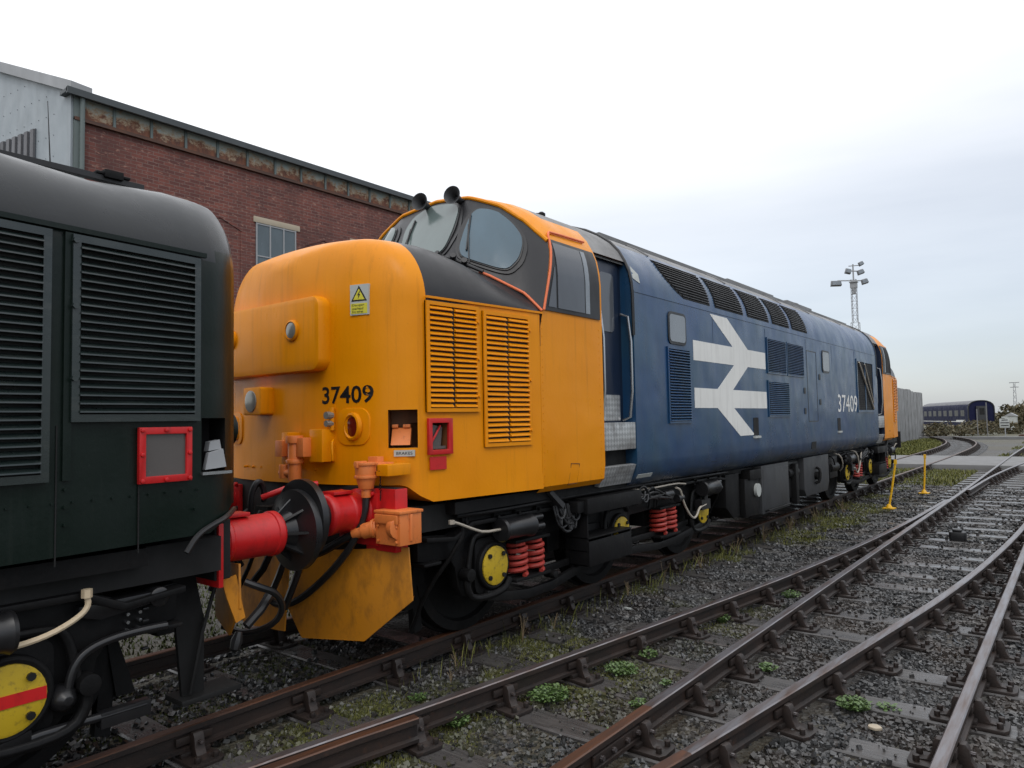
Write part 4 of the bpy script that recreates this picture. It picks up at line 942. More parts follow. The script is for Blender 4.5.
# ---- ploughs
def blade(root, T, pts, mat, t=.014):
    mb = MB(T); n = len(pts); c = Vector(pts[0]); nrm = (Vector(pts[1])-c).cross(Vector(pts[-1])-c).normalized()*t
    vs = [Vector(p) for p in pts]+[Vector(p)+nrm for p in pts]
    mb.add(vs, [tuple(range(n))[::-1], tuple(range(n, 2*n))]+[(k, (k+1) % n, n+(k+1) % n, n+k) for k in range(n)]); return mb.build('snow_plough', mat, root, bevel=.003)
BL = [(1.29, -1.10, .885), (1.325, -1.10, .53), (.93, -1.19, .215), (.40, -1.33, .185), (.24, -1.37, .45), (.36, -1.34, .69), (.65, -1.26, .83)]
blade(loco, ID, BL, 'plough')
mir = lambda x, y, z: (-x, y, z)
blade(loco, mir, BL, 'plough')
# lip folded back under the near blade
mb = MB(); mb.add([(1.325, -1.10, .53), (.93, -1.19, .215), (.40, -1.33, .185), (.44, -1.27, .27), (.93, -1.12, .29), (1.29, -1.05, .55)], [(0, 1, 4, 5), (1, 2, 3, 4)]); mb.build('plough_lip', 'plough', loco)
blade(loco, ID, [(.30, -1.36, .78), (.26, -1.38, .22), (-.25, -1.40, .20), (-.28, -1.38, .78)], 'plough')
# ---- orange jumper gear on the front
mb = MB(); mb.box(.16, .24, -1.22, -1.33, 1.40, 1.68); mb.build('valve_bracket', 'yellow', loco, bevel=.006)
mb = MB(); mb.box(.45, .60, -1.17, -1.29, 1.46, 1.70); mb.build('junction_box', 'yellow', loco, bevel=.008)
mb = MB(); mb.cyl((.34, -1.34, 1.32), (.34, -1.34, 1.62), .05, n=14); mb.cyl((.34, -1.34, 1.60), (.34, -1.34, 1.655), .065, n=14); mb.cyl((.34, -1.34, 1.45), (.34, -1.34, 1.48), .065, n=14); mb.cyl((.34, -1.34, 1.24), (.34, -1.34, 1.33), .036, n=10)
mb.box(.38, .47, -1.22, -1.36, 1.50, 1.64); mb.cyl((.24, -1.36, 1.34), (.24, -1.36, 1.44), .04, n=10); mb.cyl((.20, -1.36, 1.38), (.34, -1.36, 1.38), .03, n=10); mb.box(.15, .24, -1.33, -1.38, 1.50, 1.62)
mb.build('air_valve', 'orange', loco, bevel=.005)
mb = MB(); mb.cyl((1.0, -1.22, 1.355), (1.0, -1.22, 1.45), .075, n=18); mb.cyl((1.0, -1.22, 1.445), (1.0, -1.22, 1.465), .085, n=18); mb.cyl((1.0, -1.22, 1.355), (1.0, -1.22, 1.375), .082, n=18); mb.box(.985, 1.015, -1.22, -1.315, 1.43, 1.475); mb.box(.95, 1.05, -1.16, -1.10, 1.40, 1.50); mb.cyl((1.0, -1.22, 1.28), (1.0, -1.22, 1.36), .05, .07, n=14); mb.cyl((1.0, -1.22, 1.22), (1.0, -1.22, 1.29), .035, n=12); mb.box(.99, 1.10, -1.05, -1.2, 1.40, 1.46)
mb.build('jumper_plug', 'orange', loco, bevel=.004)
mb = MB(); mb.box(1.08, 1.20, -.98, -1.20, 1.37, 1.45); mb.build('plug_bracket', 'yellow', loco, bevel=.006)
mb = MB(); mb.box(1.12, 1.36, -1.04, -1.24, .915, 1.13); mb.cyl((1.27, -1.20, 1.03), (1.34, -1.22, 1.03), .075, n=14); mb.cyl((1.10, -1.20, 1.02), (1.0, -1.25, .99), .055, n=12); mb.cyl((1.02, -1.24, 1.0), (.93, -1.28, .97), .04, n=12); mb.cyl((1.362, -1.14, .94), (1.362, -1.14, 1.12), .014, n=6); mb.box(1.13, 1.35, -1.245, -1.262, 1.06, 1.12); mb.box(1.11, 1.37, -1.03, -1.25, 1.125, 1.145)
for q in ((1.15, .94), (1.33, .94), (1.15, 1.04), (1.33, 1.04)): mb.cyl((q[0], -1.24, q[1]), (q[0], -1.255, q[1]), .012, n=6)
mb.cyl((1.06, -1.215, 1.01), (1.085, -1.205, 1.013), .066, n=16)
mb.build('control_socket', 'orange', loco, bevel=.012)
mb = MB(); mb.tube([(1.0, -1.22, 1.24), (1.0, -1.23, 1.12), (.97, -1.27, .98), (.88, -1.31, .82), (.66, -1.36, .61), (.42, -1.40, .45), (.22, -1.42, .41), (.12, -1.44, .48)], .026, smooth=2); mb.build('jumper_cable', 'rubber', loco)
mb = MB(); mb.tube([(.93, -1.28, .97), (.84, -1.32, .92), (.68, -1.36, .83), (.48, -1.40, .78), (.30, -1.42, .82), (.2, -1.36, .92)], .030, smooth=2); mb.tube([(.80, -1.34, .98), (.68, -1.38, .92), (.60, -1.40, .87)], .009, smooth=1); mb.build('jumper_cable', 'rubber', loco)
mb = MB()
for k in range(12):
    z = 1.42-.018*k; a = k*.9; mb.tube([(1.12+.008*math.cos(a), -1.19, z), (1.12-.008*math.cos(a), -1.20+.006*math.sin(a), z-.018)], .004, n=5)
mb.build('chain', 'dark', loco)
mb = MB()
for k in range(9): mb.cyl((-.55+.12*k, ynose(.5)+.02, 1.40), (-.55+.12*k, ynose(.5)-.028, 1.40), .010, n=6)
mb.build('rivet_row', 'yellow', loco)
mb = MB(); mb.cyl((.60, -1.20, 1.69), (.60, -1.20, 1.86), .022, n=8); mb.cyl((.60, -1.20, 1.80), (.60, -1.255, 1.80), .028, n=10, mi=1); mb.cyl((.60, -1.20, 1.74), (.60, -1.255, 1.74), .024, n=10, mi=1); mb.build('indicator_lamp', ['yellow', 'lens'], loco)

# ================================================================== the dark green locomotive
G = lambda x, y, z: (x, -3.27-y, z)
gl = thing('diesel_locomotive', 'dark green diesel locomotive at the left edge, its nose coupled up to the yellow one', 'locomotive', (0, -6, 0))
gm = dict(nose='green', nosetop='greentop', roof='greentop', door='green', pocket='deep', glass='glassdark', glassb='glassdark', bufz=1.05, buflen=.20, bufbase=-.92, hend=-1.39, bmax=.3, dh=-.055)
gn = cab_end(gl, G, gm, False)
# the lighter grey top colour goes on upward faces of the upper nose
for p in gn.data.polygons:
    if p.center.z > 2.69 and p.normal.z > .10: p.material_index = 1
cut(gn, [recess_box(G, 1.0, 1.40, -.895, -.725, 1.49, 1.78)], 'deep')
mb = MB(); SG = S_nose
def gpl(poly, d0, d1, name, mat, parent=gl, **kw):
    m = MB(G); plate(m, poly, SG, d0, d1); return m.build(name, mat, parent, **kw)
gpl([(-.89, 1.51), (-.76, 1.50), (-.78, 1.59), (-.87, 1.61)], -.06, -.03, 'jumper_socket', 'galv', gn)
gpl([(-.87, 1.61), (-.79, 1.60), (-.80, 1.65), (-.86, 1.66)], -.10, -.05, 'socket_hinge', 'galv', gn)
gpl([(-.90, 1.475), (-.72, 1.475), (-.72, 1.49), (-.90, 1.49)], -.02, .014, 'pocket_sill', 'steel', gn)
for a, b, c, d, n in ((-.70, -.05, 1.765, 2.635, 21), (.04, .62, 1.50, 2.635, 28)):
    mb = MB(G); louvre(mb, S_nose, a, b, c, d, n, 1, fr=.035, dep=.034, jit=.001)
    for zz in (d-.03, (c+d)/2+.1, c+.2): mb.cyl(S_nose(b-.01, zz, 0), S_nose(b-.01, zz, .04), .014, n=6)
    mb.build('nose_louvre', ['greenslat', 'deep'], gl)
mb = MB(G); plate(mb, [(-.74, 2.648), (.43, 2.648), (.43, 2.672), (-.74, 2.672)], SG, -.005, .016); plate(mb, [(-.055, 1.5), (-.02, 1.5), (-.02, 2.64), (-.055, 2.64)], SG, -.004, .012); mb.build('waist_moulding', 'green', gl)
mb = MB(G); ring(mb, [(-.655, 1.455), (-.37, 1.455), (-.37, 1.735), (-.655, 1.735)], [(-.622, 1.49), (-.405, 1.49), (-.405, 1.70), (-.622, 1.70)], SG, -.005, .022)
for a, b in ((-.64, 1.47), (-.64, 1.72), (-.385, 1.47), (-.385, 1.72), (-.51, 1.72), (-.51, 1.47), (-.64, 1.6), (-.385, 1.6)): mb.cyl(SG(a, b, .02), SG(a, b, .032), .012, n=6)
rf2 = mb.build('red_frame', 'red', gl, bevel=.004); gpl([(-.625, 1.487), (-.402, 1.487), (-.402, 1.703), (-.625, 1.703)], -.003, .008, 'pane', 'lampglass', rf2)
mb = MB(G)
for k in range(16):
    for yy in (-.035, -.68 if k < 1 else .645): mb.cyl(SG(yy, 1.30+.08*k, 0), SG(yy, 1.30+.08*k, .012), .008, n=6)
for k in range(12): mb.cyl(SG(-.70+.09*k, 1.40, 0), SG(-.70+.09*k, 1.40, .006), .006, n=6)
mb.build('rivet_row', 'green', gl)
gpl([(-.38, 1.12), (-.374, 1.12), (-.374, 1.72), (-.38, 1.72)], -.003, .003, 'panel_seam', 'deep')
gpl([(.0, 1.12), (.006, 1.12), (.006, 1.75), (.0, 1.75)], -.003, .003, 'panel_seam', 'deep')
# hand rail strip along the crown, clip and aerial
mb = MB(G); zt = lambda x: 3.165-.09*x*x
for s in (1,): mb.loft([[(x, y, zt(x)+q-.012*max(0, (-.35-y))*10*.2) for x, q in ((.70, -.01), (.70, .02), (.78, .02), (.78, -.01))] for y in (-.62, -.3, 0, .4)])
mb.build('crown_strip', 'rubber', gl)
mb = MB(G); mb.box(.70, .80, -.50, -.40, zt(.75), zt(.75)+.045); mb.box(.71, .79, -.54, -.36, zt(.75)+.015, zt(.75)+.03); mb.build('crown_clip', 'dark', gl, bevel=.005)
mb = MB(G); mb.cyl((.72, -.16, 3.12), (.70, -.15, 3.48), .004, .002, n=5); mb.build('aerial', 'rubber', gl)
# cab and body carry on out of the picture
mb = MB(G); mb.loft([[(x, y, z) for x, z in full] for y in (2.055, 5, 8)]); mb.build('body', 'green', gl)
mb = MB(G); mb.box(-1.12, 1.12, -.9, 8, .93, 1.12); mb.build('underframe', 'deep', gl)
mb = MB(G); mb.box(-1.22, 1.22, -.45, 8, 1.04, 1.13); mb.build('solebar', 'dark', gl)
GB = lambda x, y, z: (x, -3.395-y, z)
bogie(gl, GB, stripe=True, detail=1)
# footplate, brake gear and cast bracket ahead of the leading wheel
mb = MB(); mb.tube([(1.13, -3.15, .47), (1.13, -3.13, .60), (1.13, -3.07, .67), (1.13, -2.95, .70), (1.13, -2.80, .705), (1.13, -2.68, .70)], .022, smooth=2)
mb.tube([(1.12, -3.5, .315), (1.12, -3.26, .335), (1.12, -3.1, .335), (1.12, -2.97, .33), (1.12, -2.78, .33)], .022); mb.box(1.08, 1.14, -3.0, -2.76, .275, .35)
mb.lathe((1.06, -3.16, .47), (1, 0, 0), [(0, .06), (.07, .06), (.10, .04), (.12, .02)]); mb.lathe((1.04, -2.72, .855), (1, 0, 0), [(0, .05), (.1, .05), (.11, .03)]); mb.prism([(-3.10, .88), (-2.72, .885), (-2.66, .84), (-3.0, .80), (-3.10, .83)], 'x', .95, 1.13)
for z in (.86, .80, .74, .60): mb.box(1.10, 1.13, -2.80, -2.77, z, z+.012, 0)
mb.build('brake_rigging', 'black', gl, bevel=.003)
mb = MB()
for z in (.83, .79, .75, .71):
    for y in (-2.80, -2.86): mb.cyl((1.07, y, z), (1.10, y, z), .009, n=6)
mb.build('bolt', 'steel', gl)
mb = MB(); mb.prism([(-2.62, .95), (-2.40, .95), (-2.33, .62), (-2.33, .20), (-2.46, .20), (-2.50, .62)], 'x', .84, .87); mb.tube([(.9, -2.28, .80), (.9, -2.36, .55), (.9, -2.43, .22)], .012); mb.box(.75, .95, -2.50, -2.14, .18, .21); mb.build('lifeguard', 'deep', gl, bevel=.004)
# green loco: yellow plough piece, hoses, hanging torn tape
blade(gl, lambda x, y, z: (x, -3.27-y, z), [(.99, -1.10, .92), (1.0, -1.10, .66), (.80, -1.15, .46), (.52, -1.22, .52), (.48, -1.24, .86)], 'plough')
mb = MB(); mb.tube([(.95, -2.12, .80), (1.0, -2.05, .76), (.98, -1.92, .70), (.94, -1.84, .58), (.84, -1.86, .46), (.66, -1.95, .40), (.5, -2.0, .44)], .021, smooth=2); mb.build('brake_hose', 'rubber', gl)
mb = MB(); mb.prism([(-2.29, .84), (-2.20, .86), (-2.14, .60), (-2.20, .58), (-2.26, .74)], 'x', .98, .99); mb.build('torn_flap', 'plough', gl)
mb = MB(); mb.tube([(.9, -2.08, .52), (.9, -1.98, .60), (.86, -1.88, .68)], .03); mb.lathe((.93, -2.16, .46), (0, -.3, -1), [(-.05, .02), (0, .035), (.05, .03), (.07, .01)], n=8); mb.build('hose_coupling', 'rubber', gl)
mb = MB(); mb.lathe((.93, -2.14, .50), (0, -.3, -1), [(0, .012), (.03, .022), (.07, .014)], n=7); mb.build('rag_tip', 'label', gl)
mb = MB(); mb.tube([(1.256, -2.64, 1.08), (1.25, -2.58, 1.16), (1.24, -2.50, 1.20), (1.22, -2.40, 1.23), (1.10, -2.28, 1.26)], .016, smooth=2); mb.build('heating_hose', 'rubber', gl)
mb = MB(); pts = []
for k in range(25):
    a = 2*math.pi*k/24*.9; pts.append((.45+.02*math.sin(a), -1.72+.05*math.cos(a), 1.22+.13*math.sin(a)))
mb.tube(pts, .02); mb.tube([(p[0]-.05, p[1]+.03, p[2]-.02) for p in pts], .018); mb.build('coiled_hose', 'rubber', loco)
mb = MB(); mb.box(.56, .72, -1.60, -1.50, 1.27, 1.31); mb.tube([(.50, -1.72, 1.24), (.60, -1.58, 1.30), (.70, -1.40, 1.32)], .022); mb.build('steam_cock', 'red', loco, bevel=.006)

# ================================================================== workshop building
bld = thing('brick_workshop', 'long red brick railway workshop with rusting panels under its gutter, left behind the locomotives', 'building', (-14, 20, -.2))
mb = MB(); mb.box(-10.35, -10.0, .95, 42, -.2, 7.70); wall = mb.build('wall', 'brick', bld, smooth=False)
k = 0; y = 1.02
mb = MB(); mb.box(-10.3, -10.02, 1.0, 42, 7.70, 8.17); mb.build('panel_band', 'fascia', bld, smooth=False)
mb = MB()
y = 1.70
while y < 42: mb = MB(); mb.box(-10.03, -9.985, y-.025, y+.025, 7.75, 8.16); mb.build('panel_batten', 'postgreen', bld); y += .735
mb = MB(); mb.box(-10.05, -9.93, .95, 42, 7.68, 7.745); mb.build('rusty_ledge', 'railtop_rust', bld)
mb = MB(); mb.box(-10.2, -9.86, .78, 42.2, 8.16, 8.23); mb.box(-9.90, -9.83, .78, 42.2, 8.12, 8.25); mb.build('gutter', 'gutter', bld)
mb = MB(); mb.box(-10.1, -9.95, .95, 1.05, -.2, 8.15); mb.cyl((-9.92, 1.08, -.2), (-9.92, 1.08, 8.15), .045, n=10); mb.build('corner_post', 'postgreen', bld)
mb = MB(); dx, dy = -math.sin(math.radians(98)), math.cos(math.radians(98)); nx, ny = dy, -dx
if ny > 0: nx, ny = -nx, -ny
def gp(t, z, d=0): return (-10.02+dx*t+nx*d, .93+dy*t+ny*d, z)
pol = [(0, -.2), (0, 8.30), (2.9, 9.50), (12, 13.2), (24, 8.3), (24, -.2)]
vs = [gp(t, z) for t, z in pol]+[gp(t, z, -.25) for t, z in pol]
mb.add(vs, [tuple(range(6))[::-1], tuple(range(6, 12))]+[(i, (i+1) % 6, 6+(i+1) % 6, 6+i) for i in range(6)]); gw = mb.build('gable_wall', 'cladding', bld, smooth=False)
mb = MB()
for zz in np.arange(5.0, 13, .42):
    for t in np.arange(.35, 12, .28):
        if zz < 8.1+.40*t: mb.cyl(gp(t, zz, 0), gp(t, zz, .01), .008, n=5)
mb.build('cladding_bolts', 'gutter', gw)
mb = MB()
for t0 in (0.0, ): 
    q = [gp(-.02, -.2, .03), gp(.32, -.2, .03), gp(.32, 8.2, .03), gp(-.02, 8.2, .03), gp(-.02, -.2, -.05), gp(.32, -.2, -.05), gp(.32, 8.2, -.05), gp(-.02, 8.2, -.05)]
    mb.add(q, [(0, 1, 2, 3), (7, 6, 5, 4), (0, 4, 5, 1), (1, 5, 6, 2), (2, 6, 7, 3), (3, 7, 4, 0)])
mb.build('corner_flashing', 'cladding', gw)
mb = MB()
for a, b in (((-.15, 8.32), (12, 13.30)), ((12, 13.30), (24.2, 8.3))):
    q = [gp(a[0], a[1]-.16, .10), gp(b[0], b[1]-.16, .10), gp(b[0], b[1]+.06, .10), gp(a[0], a[1]+.06, .10)]; q += [gp(a[0], a[1]-.16, -.3), gp(b[0], b[1]-.16, -.3), gp(b[0], b[1]+.06, -.3), gp(a[0], a[1]+.06, -.3)]
    mb.add(q, [(0, 1, 2, 3), (7, 6, 5, 4), (0, 4, 5, 1), (1, 5, 6, 2), (2, 6, 7, 3), (3, 7, 4, 0)])
mb.build('barge_board', 'galv', bld)
mb = MB(); R0 = [gp(0, 8.3), gp(12, 13.2), gp(24, 8.3)]; R1 = [(-10.0, 42.2, 8.3), (-22, 42.2, 13.2), (-34, 42.2, 8.3)]
mb.add(R0+R1, [(0, 1, 4, 3), (1, 2, 5, 4)]); mb.build('roof', 'sheetroof', bld, smooth=False)
mb = MB(); mb.box(-34, -33.7, .8, 42, -.2, 8.3); mb.prism([(-34, -.2), (-10, -.2), (-10, 8.3), (-22, 13.2), (-34, 8.3)], 'y', 41.8, 42); mb.build('rear_wall', 'brick', bld, smooth=False)
mb = MB()
q = lambda d: [gp(1.28, 5.6, d), gp(4.6, 5.6, d), gp(4.6, 7.80, d), gp(1.28, 7.80, d)]
mb.add(q(.02)+q(-.02), [(0, 1, 2, 3), (7, 6, 5, 4), (0, 4, 5, 1), (1, 5, 6, 2), (2, 6, 7, 3), (3, 7, 4, 0)]); wn_ = mb.build('gable_window', 'glassdark', bld)
mb = MB()
for t in np.arange(1.28, 4.61, .237):
    qq = [gp(t, 5.6, .06), gp(t+.12, 5.6, .06), gp(t+.12, 7.78, .06), gp(t, 7.78, .06)]+[gp(t, 5.6, .02), gp(t+.12, 5.6, .02), gp(t+.12, 7.78, .02), gp(t, 7.78, .02)]
    mb.add(qq, [(0, 1, 2, 3), (7, 6, 5, 4), (0, 4, 5, 1), (1, 5, 6, 2), (2, 6, 7, 3), (3, 7, 4, 0)])
mb.build('vertical_slats', 'coachroof', wn_)
MT['glassbld'] = m_glass('workshop_glass', (.10, .13, .145), .2)
y = 2.02-2.83*0
while y < 40:
    mb = MB(); mb.box(-10.05, -9.97, y-.06, y+1.20, 6.50, 6.64); mb.build('lintel', 'lintel', bld, bevel=.008)
    mb = MB(); mb.box(-10.03, -9.992, y, y+1.10, 4.2, 6.50); w = mb.build('window', 'glassbld', bld)
    mb = MB()
    for a in (0, .36, .73, 1.06): mb.box(-9.995, -9.975, y+a, y+a+.035, 4.2, 6.50)
    for a in (4.2, 4.95, 5.7, 6.46): mb.box(-9.994, -9.977, y, y+1.10, a, a+.03)
    mb.build('glazing_bars', 'galv', w)
    mb = MB(); mb.box(-10.02, -9.985, y-.55-.9, y-.55-.86, 0, 6.2); mb.prism([(y-1.45, 6.2), (y-.90, 6.42), (y-.35, 6.2), (y-.35, 6.26), (y-.90, 6.49), (y-1.45, 6.26)], 'x', -10.02, -9.98); mb.box(-10.02, -9.985, y-.39, y-.35, 0, 6.2); mb.build('bricked_arch', 'brick', bld, smooth=False)
    y += 2.83

# ================================================================== concrete wall, floodlight mast, coach, sign, posts
cw = thing('concrete_wall', 'tall grey concrete panel wall standing past the far end of the blue locomotive', 'wall', (-4.7, 50, -.2))
y = 38.0; k = 0
while y < 60.4:
    x = -4.05-.042*(y-38); h = 3.45+random.uniform(-.13, .10)
    mb = MB(); mb.box(x-.18, x+random.uniform(0, .035), y, y+1.46, -.2, h); mb.build('wall_panel', 'cwall', cw, bevel=.01)
    mb = MB(); mb.box(x-.20, x+.035, y+1.46, y+1.62, -.2, h-.05); mb.build('wall_post', 'cwall', cw, bevel=.01); y += 1.62; k += 1

mast = thing('floodlight_mast', 'tall grey lattice floodlight mast rising behind the blue locomotive roof', 'floodlight mast', (-9.9, 60, -.2))
mx, my = -9.42, 60
mb = MB(); w0, zt_, = .32, 13.0
for k in range(22):
    z0 = -.2+k*.6; z1 = z0+.6; w = .28 if z0 < 9.4 else .19
    for a, b in ((1, 1), (1, -1), (-1, -1), (-1, 1)):
        mb.box(mx+a*w-.02, mx+a*w+.02, my+b*w-.02, my+b*w+.02, z0, z1)
    for (a, b), (c, d) in (((1, 1), (1, -1)), ((1, -1), (-1, -1)), ((-1, -1), (-1, 1)), ((-1, 1), (1, 1))):
        mb.tube([(mx+a*w, my+b*w, z0), (mx+c*w, my+d*w, z1)], .013, n=4); mb.tube([(mx+a*w, my+b*w, z1), (mx+c*w, my+d*w, z1)], .013, n=4)
mb.build('lattice_tower', 'galv', mast, smooth=False)
mb = MB(); mb.cyl((mx, my, 12.6), (mx, my, 14.3), .06, n=8); mb.box(mx-.3, mx+.3, my-.3, my+.3, 12.75, 12.82); mb.cyl((mx, my, 11.8), (mx, my, 12.9), .17, n=12)
# arm direction across the view
ax, ay = math.cos(.62), math.sin(.62)
def arm(u, z): return (mx+ax*u, my+ay*u, z)
mb.tube([arm(-1.3, 12.95), arm(.8, 12.9)], .05); mb.tube([arm(-.45, 13.75), arm(.6, 13.7)], .05); mb.tube([arm(-.35, 14.15), arm(.5, 14.2)], .04); mb.box(mx-.25, mx+.25, my-.2, my+.2, 12.3, 12.7)
mb.build('mast_head', 'galv', mast)
for u, z, w, h, tl in ((-1.45, 12.75, .44, .28, 0), (.88, 12.85, .27, .26, .3), (-.42, 13.75, .24, .26, -.25), (.58, 13.65, .28, .24, .35), (.64, 14.35, .2, .2, .5)):
    mb = MB(); c = Vector(arm(u, z)); A = Vector((ax, ay, tl)).normalized(); B = Vector((-ay, ax, 0)); C_ = A.cross(B)
    def P(a, b, c2): return tuple(c+A*a+B*b+C_*c2)
    vs = [P(-w, -.16, -h*.75), P(w, -.16, -h*.75), P(w, .10, -h), P(-w, .10, -h), P(-w*.85, -.16, h*.6), P(w*.85, -.16, h*.6), P(w*.85, .1, h*.8), P(-w*.85, .1, h*.8)]
    mb.add(vs, [(0, 1, 2, 3), (7, 6, 5, 4), (0, 4, 5, 1), (1, 5, 6, 2), (2, 6, 7, 3), (3, 7, 4, 0)]); f_ = mb.build('floodlight', 'floodlight', mast, bevel=.03)
    mb = MB(); vs = [P(-w*.8, -.175, -h*.6), P(w*.8, -.175, -h*.6), P(w*.7, -.175, h*.5), P(-w*.7, -.175, h*.5), P(-w*.8, -.165, -h*.6), P(w*.8, -.165, -h*.6), P(w*.7, -.165, h*.5), P(-w*.7, -.165, h*.5)]
    mb.add(vs, [(0, 1, 2, 3), (7, 6, 5, 4), (0, 4, 5, 1), (1, 5, 6, 2), (2, 6, 7, 3), (3, 7, 4, 0)]); mb.build('lamp_glass', 'glasspale', f_)

coach = thing('passenger_coach', 'dark blue passenger coach parked far off beyond the concrete wall, end door showing', 'railway coach', (-4.1, 94.5, -.70), math.radians(22.1))
cp = [(1.36, .9), (1.38, 1.2), (1.38, 2.8), (1.36, 3.15), (1.25, 3.42), (1.0, 3.66), (.6, 3.82), (.3, 3.87), (0, 3.88)]; cf = cp+[(-x, z) for x, z in cp[::-1][1:]]
L = lambda mb_, n, m, p, **k: mb_.build(n, m, p, local=True, **k)
mb = MB(); mb.loft([[(x, y, z) for x, z in cf] for y in (0, 5, 10, 15, 20)], mf=lambda x, y, z: 1 if z > 3.4 else 0); cb = L(mb, 'body', ['coach', 'coachroof'], coach)
for k in range(8):
    for s in (1, -1): mb = MB(); mb.box(s*1.36, s*1.386, 1.2+2.3*k, 2.6+2.3*k, 2.05, 2.75); L(mb, 'window', 'black', cb)
mb = MB(); mb.box(-1.384, 1.384, 1.6, 19.7, 1.36, 1.44); mb.box(-1.385, 1.385, 1.0, 4.4, 1.34, 1.60); L(mb, 'white_stripe', 'white', coach)
mb = MB(); mb.box(-.55, .55, -.25, .0, 1.0, 3.2); g_ = L(mb, 'gangway', 'rubber', coach, bevel=.02)
mb = MB(); mb.box(-.42, .42, -.29, -.25, 1.1, 3.1); L(mb, 'gangway_door', 'darkpanel', coach)
mb = MB(); mb.box(-.25, .25, -.31, -.29, 2.2, 2.95); L(mb, 'end_window', 'deep', coach)
mb = MB(); ring(mb, [(x, z) for x, z in cf], [(x*.92, 1.0+(z-1.0)*.97) for x, z in cf], lambda x, z, d: (x, -d, z), 0, .08); L(mb, 'end_rim', 'rubber', coach)
mb = MB(); mb.box(-1.2, 1.2, .3, 19.6, .75, 1.0)
for yy in (2.2, 4.8, 15.2, 17.8):
    for s in (1, -1): mb.cyl((s*.7, yy, .46), (s*.84, yy, .46), .46, n=20)
mb.box(-1.1, 1.1, 1.8, 5.2, .35, .65); mb.box(-1.1, 1.1, 14.8, 18.2, .35, .65); mb.box(-1.2, 1.2, 7, 12, .3, .9); L(mb, 'underframe', 'dark', coach)
for s in (1, -1): mb = MB(); mb.lathe((s*.87, 0, 1.0), (0, -1, 0), [(0, .1), (.35, .1), (.36, .22), (.40, .22)]); L(mb, 'buffer', 'dark', coach)

def pos_post(name, label, cat, x, y, h, w, mat, z0=-.2, group=None):
    mb = MB(); mb.box(x-w, x+w, y-w, y+w, z0, z0+h); o = mb.build(name, mat); tag(o, label, cat, group); return o
pos_post('marker_post', 'pale post in front of the distant coach end, the left and shorter of two', 'post', -1.3, 60.8, 2.2, .035, 'concrete')
pos_post('marker_post', 'pale slim post beside the right edge of the distant coach, the taller of two', 'post', -.72, 61.2, 2.7, .035, 'concrete')
sg = thing('track_sign', 'small white rectangular notice on a short post beyond the concrete crossing', 'sign', (.5, 59.9, -.2))
mb = MB(); mb.box(.16, .78, 59.9, 59.93, .58, 1.25); mb.box(.3, .68, 59.9, 59.93, 1.28, 1.40); sb = mb.build('board', 'label', sg, bevel=.01)
for q, (a, b, h) in enumerate(((.30, .68, 1.12), (.22, .76, .92), (.25, .73, .72))): mb = MB(); mb.box(a, b, 59.885, 59.90, h, h+.06); mb.build('text_line', 'rubber', sb)
mb = MB(); mb.cyl((.49, 59.95, -.2), (.49, 59.95, .7), .035, n=8); mb.build('post', 'galv', sg)
py = thing('telegraph_mast', 'thin distant lattice mast on the horizon at the right edge', 'mast', (5.6, 190, -.2))
mb = MB(); bx_, by_ = -2.3, 120
for a, b in ((1, 1), (1, -1), (-1, 1), (-1, -1)): mb.tube([(bx_+a*.3, by_+b*.3, -1), (bx_+a*.1, by_+b*.1, 5.9)], .03, n=4)
for k in range(8):
    z = -.5+k*.8; w = .3-.2*(k*.8+.5)/6.9; mb.tube([(bx_-w, by_-w, z), (bx_+w, by_-w, z+.7)], .03, n=4); mb.tube([(bx_+w, by_-w, z), (bx_-w, by_-w, z+.7)], .03, n=4)
mb.box(bx_-.5, bx_+.5, by_-.1, by_+.1, 5.2, 5.3); mb.build('lattice', 'galv', py)
mb = MB(); mb.box(bx_-.6, bx_+.6, by_-.15, by_+.15, 5.85, 5.95); mb.build('crossarm', 'galv', py)
hut = thing('small_hut', 'small pale hut half hidden in the far bushes at right', 'hut', (-.9, 92, -.8))
mb = MB(); mb.box(-1.6, -.6, 91, 93, -.8, 1.3); mb.build('wall', 'label', hut); mb = MB(); mb.prism([(-1.7, 1.3), (-1.1, 1.65), (-.5, 1.3)], 'y', 90.9, 93.1); mb.build('roof', 'galv', hut)

# yellow posts: tilted flat bars on plates
for i, (x, y, lx, h, lab) in enumerate(((1.79, 11.75, .15, .96, 'leaning yellow marker post with a square foot, the nearer of two by the blue locomotive'), (1.89, 15.25, .05, .90, 'upright yellow marker post with a square foot, the farther of two'))):
    p = thing('marker_post', lab, 'post', (x, y, -.19)); p['group'] = 'yellow posts beside the track'
    mb = MB(); mb.tube([(x, y, -.16), (x+lx*.5, y+.02, h*.45-.16), (x+lx, y+.03, h-.19)], .022, n=6); mb.box(x+lx-.025, x+lx+.025, y, y+.05, h-.24, h-.15); mb.build('pole', 'postyellow', p)
    mb = MB(); mb.prism([(x-.11, y-.09), (x+.10, y-.10), (x+.12, y+.08), (x-.09, y+.09)], 'z', -.185, -.160); mb.cyl((x, y, -.165), (x, y, -.09), .07, .03, n=8); mb.build('foot_plate', 'postyellow', p, bevel=.006)
mb = MB(); mb.prism(rrect(3.28, 3.50, 8.15, 8.34, .04), 'z', -.20, -.06); mb.prism(rrect(3.32, 3.45, 8.18, 8.30, .03), 'z', -.06, -.02); o = mb.build('rail_block', 'rubber', bevel=.02); tag(o, 'small black block lying on a sleeper between the turnout rails', 'block')
